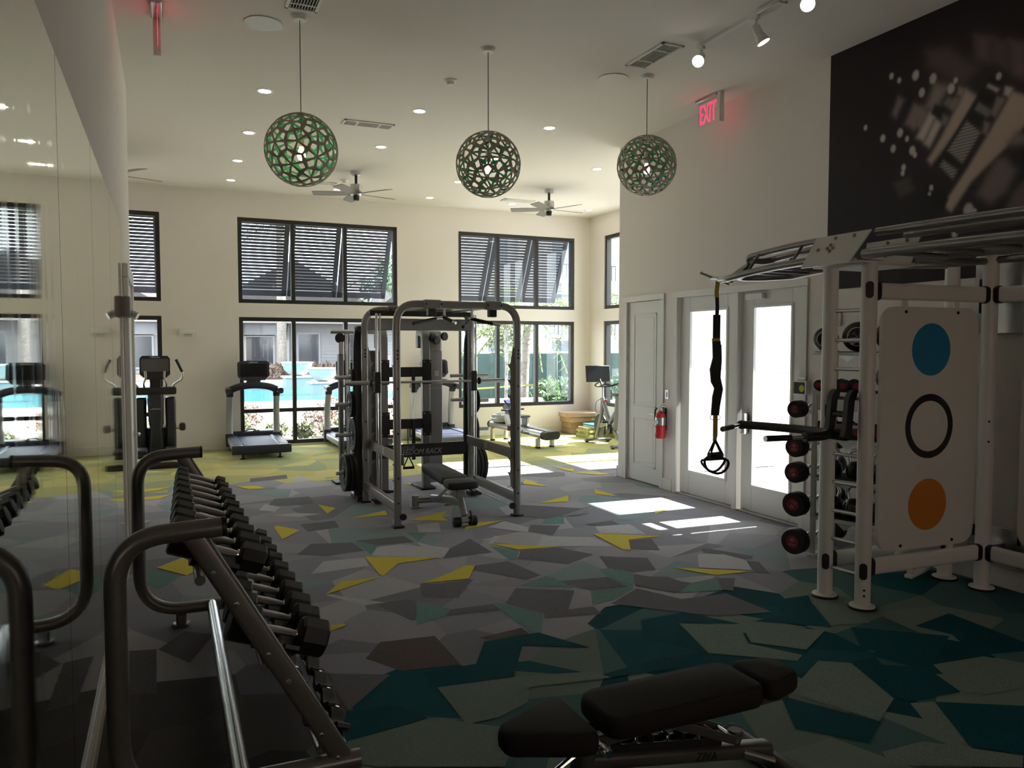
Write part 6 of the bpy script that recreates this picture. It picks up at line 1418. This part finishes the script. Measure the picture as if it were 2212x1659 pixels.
# ================================================================== storage shelves with balls, bells and barbells
F0, AD, BD = Vector((5.05, 4.97, 0)), Vector((0.30, -0.954, 0)), Vector((0.954, 0.30, 0))
UM = frame(F0, AD, BD)         # x along the shelf front, y into the depth
t = thing('storage_shelf', 'white tiered storage unit for balls and bells behind the ladder', 'shelf', tuple(F0), math.atan2(AD.y, AD.x))
LN, DP = 0.85, 0.40
for x in (0.02, LN-0.02):
    for y in (0.02, DP-0.02): MB().b6(x-0.02, x+0.02, y-0.02, y+0.02, 0, 1.80 if y > .1 else 1.45, 0.004).build('upright', M_white, t)
    MB().b6(x-0.03, x+0.03, -0.02, DP+0.02, 0, 0.03, 0.005).build('foot', M_white, t)
SHZ = [1.775, 1.44, 1.045, 0.70, 0.36]
for z in SHZ:
    o = MB().b6(0, LN, 0, DP, z-0.028, z, 0.004).build('shelf_board', M_white, t); MB().b6(0, LN, 0.03, DP-0.02, z, z+0.006, 0.002).build('shelf_mat', M_rubber, o)
    for x in (0.30, 0.60): MB().add([(x-.07, 0.012, z-.028), (x+.07, 0.012, z-.028), (x, 0.012, z-.085), (x-.07, 0.02, z-.028), (x+.07, 0.02, z-.028), (x, 0.02, z-.085)], [(0, 1, 2), (5, 4, 3), (0, 3, 4, 1), (1, 4, 5, 2), (2, 5, 3, 0)]).build('gusset', M_steel, o, smooth=0)
b = MB(); b.b6(0.02, LN, 0.012, 0.02, 1.28, 1.41, 0.002); b.build('front_panel', M_white, t)
def at_shelf(x, y, z): p = F0 + AD*x + BD*y; return (p.x, p.y, z)
M_crim = mat('crimson_rubber', (0.20, 0.010, 0.022), 0.5)
FC = Vector((-0.79, -0.61, 0)).normalized(); FS = Vector((0.61, -0.79, 0)).normalized()
def med_ball(x, y, z, r, num, lab, star=False, red=0.0):
    c = Vector(at_shelf(x, y, z + r)); t = thing('medicine_ball', lab, 'medicine ball', tuple(c), group='medicine balls on the shelf')
    b = MB(); n, m = 24, 14; prof = [(r*math.sin(PI*k/m), -r*math.cos(PI*k/m)) for k in range(m+1)]; b.lathe(prof, n=n)
    b.mi = []
    for f in b.f:
        cc = sum((b.v[i] for i in f), Vector())/len(f); b.mi.append(1 if (math.atan2(cc.y, cc.x) % (2*PI/3) < 0.55 and cc.z > -r*0.75) or (red and cc.z > r*0.25) else 0)
    b.build('shell', [M_rubber, M_crim], t)
    M = frame(FC*(r+0.001), FS, (0, 0, 1)) 
    d = MB(); k = 28
    if star:
        pts = [(r*0.62*(1 if i % 2 == 0 else 0.55)*math.sin(2*PI*i/10), r*0.62*(1 if i % 2 == 0 else 0.55)*math.cos(2*PI*i/10)) for i in range(10)]
        d.add([(x0, y0-r*.05, math.sqrt(max(0, r*r-x0*x0-y0*y0))-r+.001) for x0, y0 in pts] + [(0, -r*.05, 0.001)], [(i, 10, (i+1) % 10) for i in range(10)], M); d.build('star_print', mat('pale_print', (0.52, 0.52, 0.52), 0.5), t, smooth=0)
    ring = MB(); rr = (0.64*r, 0.58*r); ring.add([(q*math.cos(2*PI*i/k), q*math.sin(2*PI*i/k), math.sqrt(r*r-q*q)-r+0.001) for q in rr for i in range(k)], [(i, (i+1) % k, k+(i+1) % k, k+i) for i in range(k)], M); ring.build('ring_print', mat('pale_print', (0.52, 0.52, 0.52), 0.5), t, smooth=0)
    text(num, r*0.62, t, M @ Matrix.Translation((0, r*0.10, -0.001)), M_print_b if star else MATS['pale_print'], sx=0.75, ext=0.002); text('ZIVA', r*0.26, t, M @ Matrix.Translation((0, -r*0.34, -0.008)), M_print_b if star else MATS['pale_print'], ext=0.004)
med_ball(0.055, 0.12, 1.781, 0.105, '06', 'black and crimson medicine ball marked 06 on the top shelf')
med_ball(0.315, 0.16, 1.781, 0.125, '8', 'black medicine ball with a pale star emblem on the top shelf', True)
med_ball(0.585, 0.18, 1.781, 0.13, '10', 'medicine ball with a crimson upper half at the end of the top shelf', red=1)
med_ball(0.60, 0.16, 1.446, 0.125, '20', 'black and crimson medicine ball marked 20 on the second shelf')
def small_bell(x, y, z, r, lab):
    c = at_shelf(x, y, z+r); t = thing('round_dumbbell', lab, 'dumbbell', c, math.atan2(AD.y, AD.x), group='round-head dumbbells on the shelves')
    for s, L in ((-1, 0.055), (1, 0.055)):
        MB().lathe([(r*.6, 0), (r*.94, 0.004), (r, 0.012), (r, L-.012), (r*.94, L-.004), (r*.6, L)], (0, s*0.06, 0), (0, s, 0), 20).build('head', M_rubber, t)
    MB().cyl((0, -0.065, 0), (0, 0.065, 0), 0.014).build('handle', M_chrome, t)
    MB().lathe([(r*0.55, 0), (r*0.55, 0.0015), (0, 0.0015)], (0, -0.116, 0), (0, -1, 0), 18).build('label_disc', M_crim, t)
for i, x in enumerate((0.04, 0.15, 0.26, 0.37)): small_bell(x, 0.14, 1.446, 0.050 if i else 0.046, 'small black round dumbbell on the second shelf, %s from the mural-side glass door' % ORD[i])
for i, x in enumerate((0.07, 0.22, 0.38, 0.53, 0.68)): small_bell(x, 0.15, 1.051, 0.070, 'larger black round dumbbell with red label on the third shelf, %s from the glass door' % ORD[i])
def kettlebell(x, y, z, s, lab):
    t = thing('kettlebell', lab, 'kettlebell', at_shelf(x, y, z), math.atan2(AD.y, AD.x), group='kettlebells on the shelves')
    MB().lathe([(0.05*s, 0), (0.08*s, 0.012*s), (0.095*s, 0.06*s), (0.088*s, 0.11*s), (0.06*s, 0.145*s), (0.02*s, 0.155*s)], n=22).build('bell', mat('glossy_black', (0.010, 0.010, 0.011), 0.25), t)
    MB().tube([(-0.05*s, 0, 0.12*s), (-0.075*s, 0, 0.20*s), (-0.05*s, 0, 0.25*s), (0.05*s, 0, 0.25*s), (0.075*s, 0, 0.20*s), (0.05*s, 0, 0.12*s)], 0.015*s, n=10, fillet=0.04*s).build('handle', M_chrome, t)
for i, x in enumerate((0.11, 0.33, 0.54, 0.74)):
    kettlebell(x, 0.16, 0.706, 0.95, 'black kettlebell with chrome handle on the fourth shelf, %s from the glass door' % ORD[i]); kettlebell(x, 0.16, 0.366, 1.1, 'large black kettlebell with chrome handle on the lowest shelf, %s from the glass door' % ORD[i])
# hooks for the fixed barbells on the side of the unit
HK = {'20': 'topmost', '30': 'second down', '40': 'middle one', '50': 'fourth down', '60': 'lowest'}
M_badge = mat('crimson_badge', (0.26, 0.012, 0.035), 0.45)
for (z, r, num) in ((1.29, 0.074, '20'), (0.965, 0.086, '30'), (0.747, 0.090, '40'), (0.472, 0.105, '50'), (0.150, 0.110, '60')):
    MB().b6(-0.10, -0.0, 0.05, 0.08, z-0.05, z-0.025, 0.003).build('barbell_hook', M_steel, t); MB().b6(-0.10, -0.0, DP-0.08, DP-0.05, z-0.05, z-0.025, 0.003).build('barbell_hook', M_steel, t)
    p = F0 - AD*0.055 - BD*0.10; bt = thing('curl_barbell', 'black fixed curl barbell badged %s on the side hooks of the storage shelf, %s' % (num, HK[num]), 'barbell', (p.x, p.y, z), math.atan2(BD.y, BD.x), group='fixed curl barbells')
    L = 0.62
    zig = [(0.03, 0, 0), (0.14, 0, 0), (0.20, 0, 0.035), (0.27, 0, 0.0), (0.34, 0, 0.0), (0.41, 0, 0.035), (0.47, 0, 0), (L, 0, 0)]
    MB().tube(zig, 0.014, n=10, fillet=0.025).build('curl_bar', M_steel, bt)
    for (x0, s) in ((0.03, -1), (L-0.02, 1)):
        MB().lathe([(r*.6, 0), (r*.93, 0.004), (r, 0.016), (r, 0.104), (r*.93, 0.118), (r*.6, 0.12)], (x0, 0, 0), (s, 0, 0), 28).build('head', M_rubber, bt)
    MB().lathe([(r*0.50, 0), (r*0.50, 0.0015), (0, 0.0015)], (0.03-0.12, 0, 0), (-1, 0, 0), 26).build('badge', M_badge, bt)
    tm_ = frame((0.03-0.1222, 0, r*0.15), (0, -1, 0), (0, 0, 1)); tm2 = frame((0.03-0.1222, 0, -r*0.22), (0, -1, 0), (0, 0, 1))
    if num in ('40', '50'):
        rot = Matrix.Translation((0.03, 0, 0)) @ Matrix.Rotation(R(165 if num == '40' else 205), 4, 'X') @ Matrix.Translation((-0.03, 0, 0)); tm_, tm2 = rot @ tm_, rot @ tm2
    pm = mat('badge_print', (0.55, 0.45, 0.46), 0.5)
    text(num, r*0.42, bt, tm_, pm, sx=0.8); text('ZIVA', r*0.24, bt, tm2, pm)

# ================================================================== small wall fixtures
t = thing('fire_extinguisher', 'red fire extinguisher hung on the wall beside the closet door', 'extinguisher', (XR-0.085, 8.07, 0.66))
MB().lathe([(0.05, 0), (0.066, 0.006), (0.068, 0.02), (0.068, 0.27), (0.055, 0.315), (0.025, 0.335), (0.02, 0.35)], n=24).build('cylinder', M_red, t)
MB().lathe([(0.0688, 0.17), (0.0690, 0.171), (0.0690, 0.265), (0.0688, 0.266)], n=24).build('silver_label', M_steel, t); MB().b6(-0.075, -0.058, -0.03, 0.03, 0.19, 0.23, 0.002).build('label', M_print_w, t); MB().b6(-0.072, -0.062, 0.0, 0.045, 0.07, 0.15, 0.002).build('label', M_print_w, t)
MB().lathe([(0.022, 0.35), (0.022, 0.39), (0.012, 0.40)], n=14).build('valve', M_steel, t)
MB().tube([(0, 0.0, 0.39), (0, -0.03, 0.405), (0, -0.09, 0.41)], 0.009, n=8).build('carry_handle', M_steel, t); MB().tube([(0, 0.0, 0.40), (0, -0.03, 0.43), (0, -0.095, 0.445)], 0.008, n=8).build('squeeze_lever', M_steel, t)
MB().tube([(0, 0.02, 0.38), (-0.02, 0.085, 0.37), (-0.02, 0.092, 0.24), (-0.01, 0.085, 0.12)], 0.011, n=8, fillet=0.04).build('hose', M_black, t); MB().lathe([(0.012, 0), (0.016, 0.002), (0.016, 0.012), (0.012, 0.014)], (-0.02, 0.0, 0.375), (-1, 0, 0), 14).build('gauge', M_print_w, t)
MB().b6(0.055, 0.084, -0.02, 0.02, 0.1, 0.38, 0.004).build('wall_hook', M_black, t)
def wall_plate(name, lab, cat, y, z, w, h, m=M_whitep, extra=None):
    t = thing(name, lab, cat, (XR, y, z)); MB().b6(-0.008, 0, -w/2, w/2, -h/2, h/2, 0.003).build('cover_plate', m, t)
    if extra: extra(t)
wall_plate('light_switch', 'steel switch plate above the fire extinguisher', 'switch', 8.05, 1.215, 0.075, 0.12, M_steel, lambda t: MB().b6(-0.014, -0.006, -0.012, 0.012, -0.03, 0.03, 0.003).build('rocker', M_whitep, t))
def rec(t):
    for s in (-.027, .027):
        for z in (-.024, .024): MB().b6(-0.010, -0.007, s-.016, s+.016, z-.016, z+.016, 0.003).build('socket', M_whitep, t)
wall_plate('wall_outlet', 'white double wall outlet partly hidden by the curl barbells', 'outlet', 5.76, 1.19, 0.125, 0.125, M_whitep, rec)
t = thing('thermostat', 'dark boxed door control with a yellow-green round button', 'control', (XR, 5.77, 1.415))
MB().b6(-0.05, 0, -0.085, 0.085, -0.07, 0.07, 0.004).build('case', M_whitep, t); MB().b6(-0.052, -0.045, -0.065, 0.08, -0.06, 0.055, 0.002).build('face', M_black, t); MB().lathe([(0.034, 0), (0.034, 0.006), (0, 0.007)], (-0.05, -0.03, -0.005), (-1, 0, 0), 22).build('button', mat('lime_sticker', (0.45, 0.52, 0.03), 0.5), t); MB().b6(-0.03, 0, -0.05, 0.06, 0.07, 0.105, 0.004).build('top_housing', M_steel, t)
t = thing('alarm_strobe', 'small clear fire alarm strobe on the wall above the shelf', 'alarm', (XR, 5.36, 2.08))
MB().b6(-0.02, 0, -0.05, 0.05, -0.07, 0.07, 0.008).build('base', M_whitep, t); MB().lathe([(0.02, 0), (0.025, 0.02), (0.018, 0.04)], (-0.02, 0, -0.03), (-1, 0, 0), 14).build('lens', M_acr, t)
t = thing('emergency_light', 'white twin-head emergency light on the far wall between the windows', 'emergency light', (0.315, YF, 2.06))
MB().b6(-0.13, 0.13, -0.06, 0, -0.03, 0.06, 0.02, 2).build('housing', M_whitep, t)
for s in (-1, 1): MB().lathe([(0.03, 0), (0.045, 0.03), (0.042, 0.034)], (s*0.10, -0.06, -0.035), (s*0.2, -0.8, -0.5), 16).build('lamp_head', M_whitep, t)
t = thing('door_closer', 'grey arm closer box on the wall at the mirror end', 'door closer', (XL, 7.37, 2.16))
MB().b6(0.0, 0.07, -0.14, 0.14, -0.09, 0.09, 0.02, 2).build('body', mat('closer_grey', (0.40, 0.38, 0.34), 0.5), t); MB().cyl((0.06, -0.05, -0.05), (0.12, -0.07, -0.08), 0.032).build('pivot', M_steel, t)
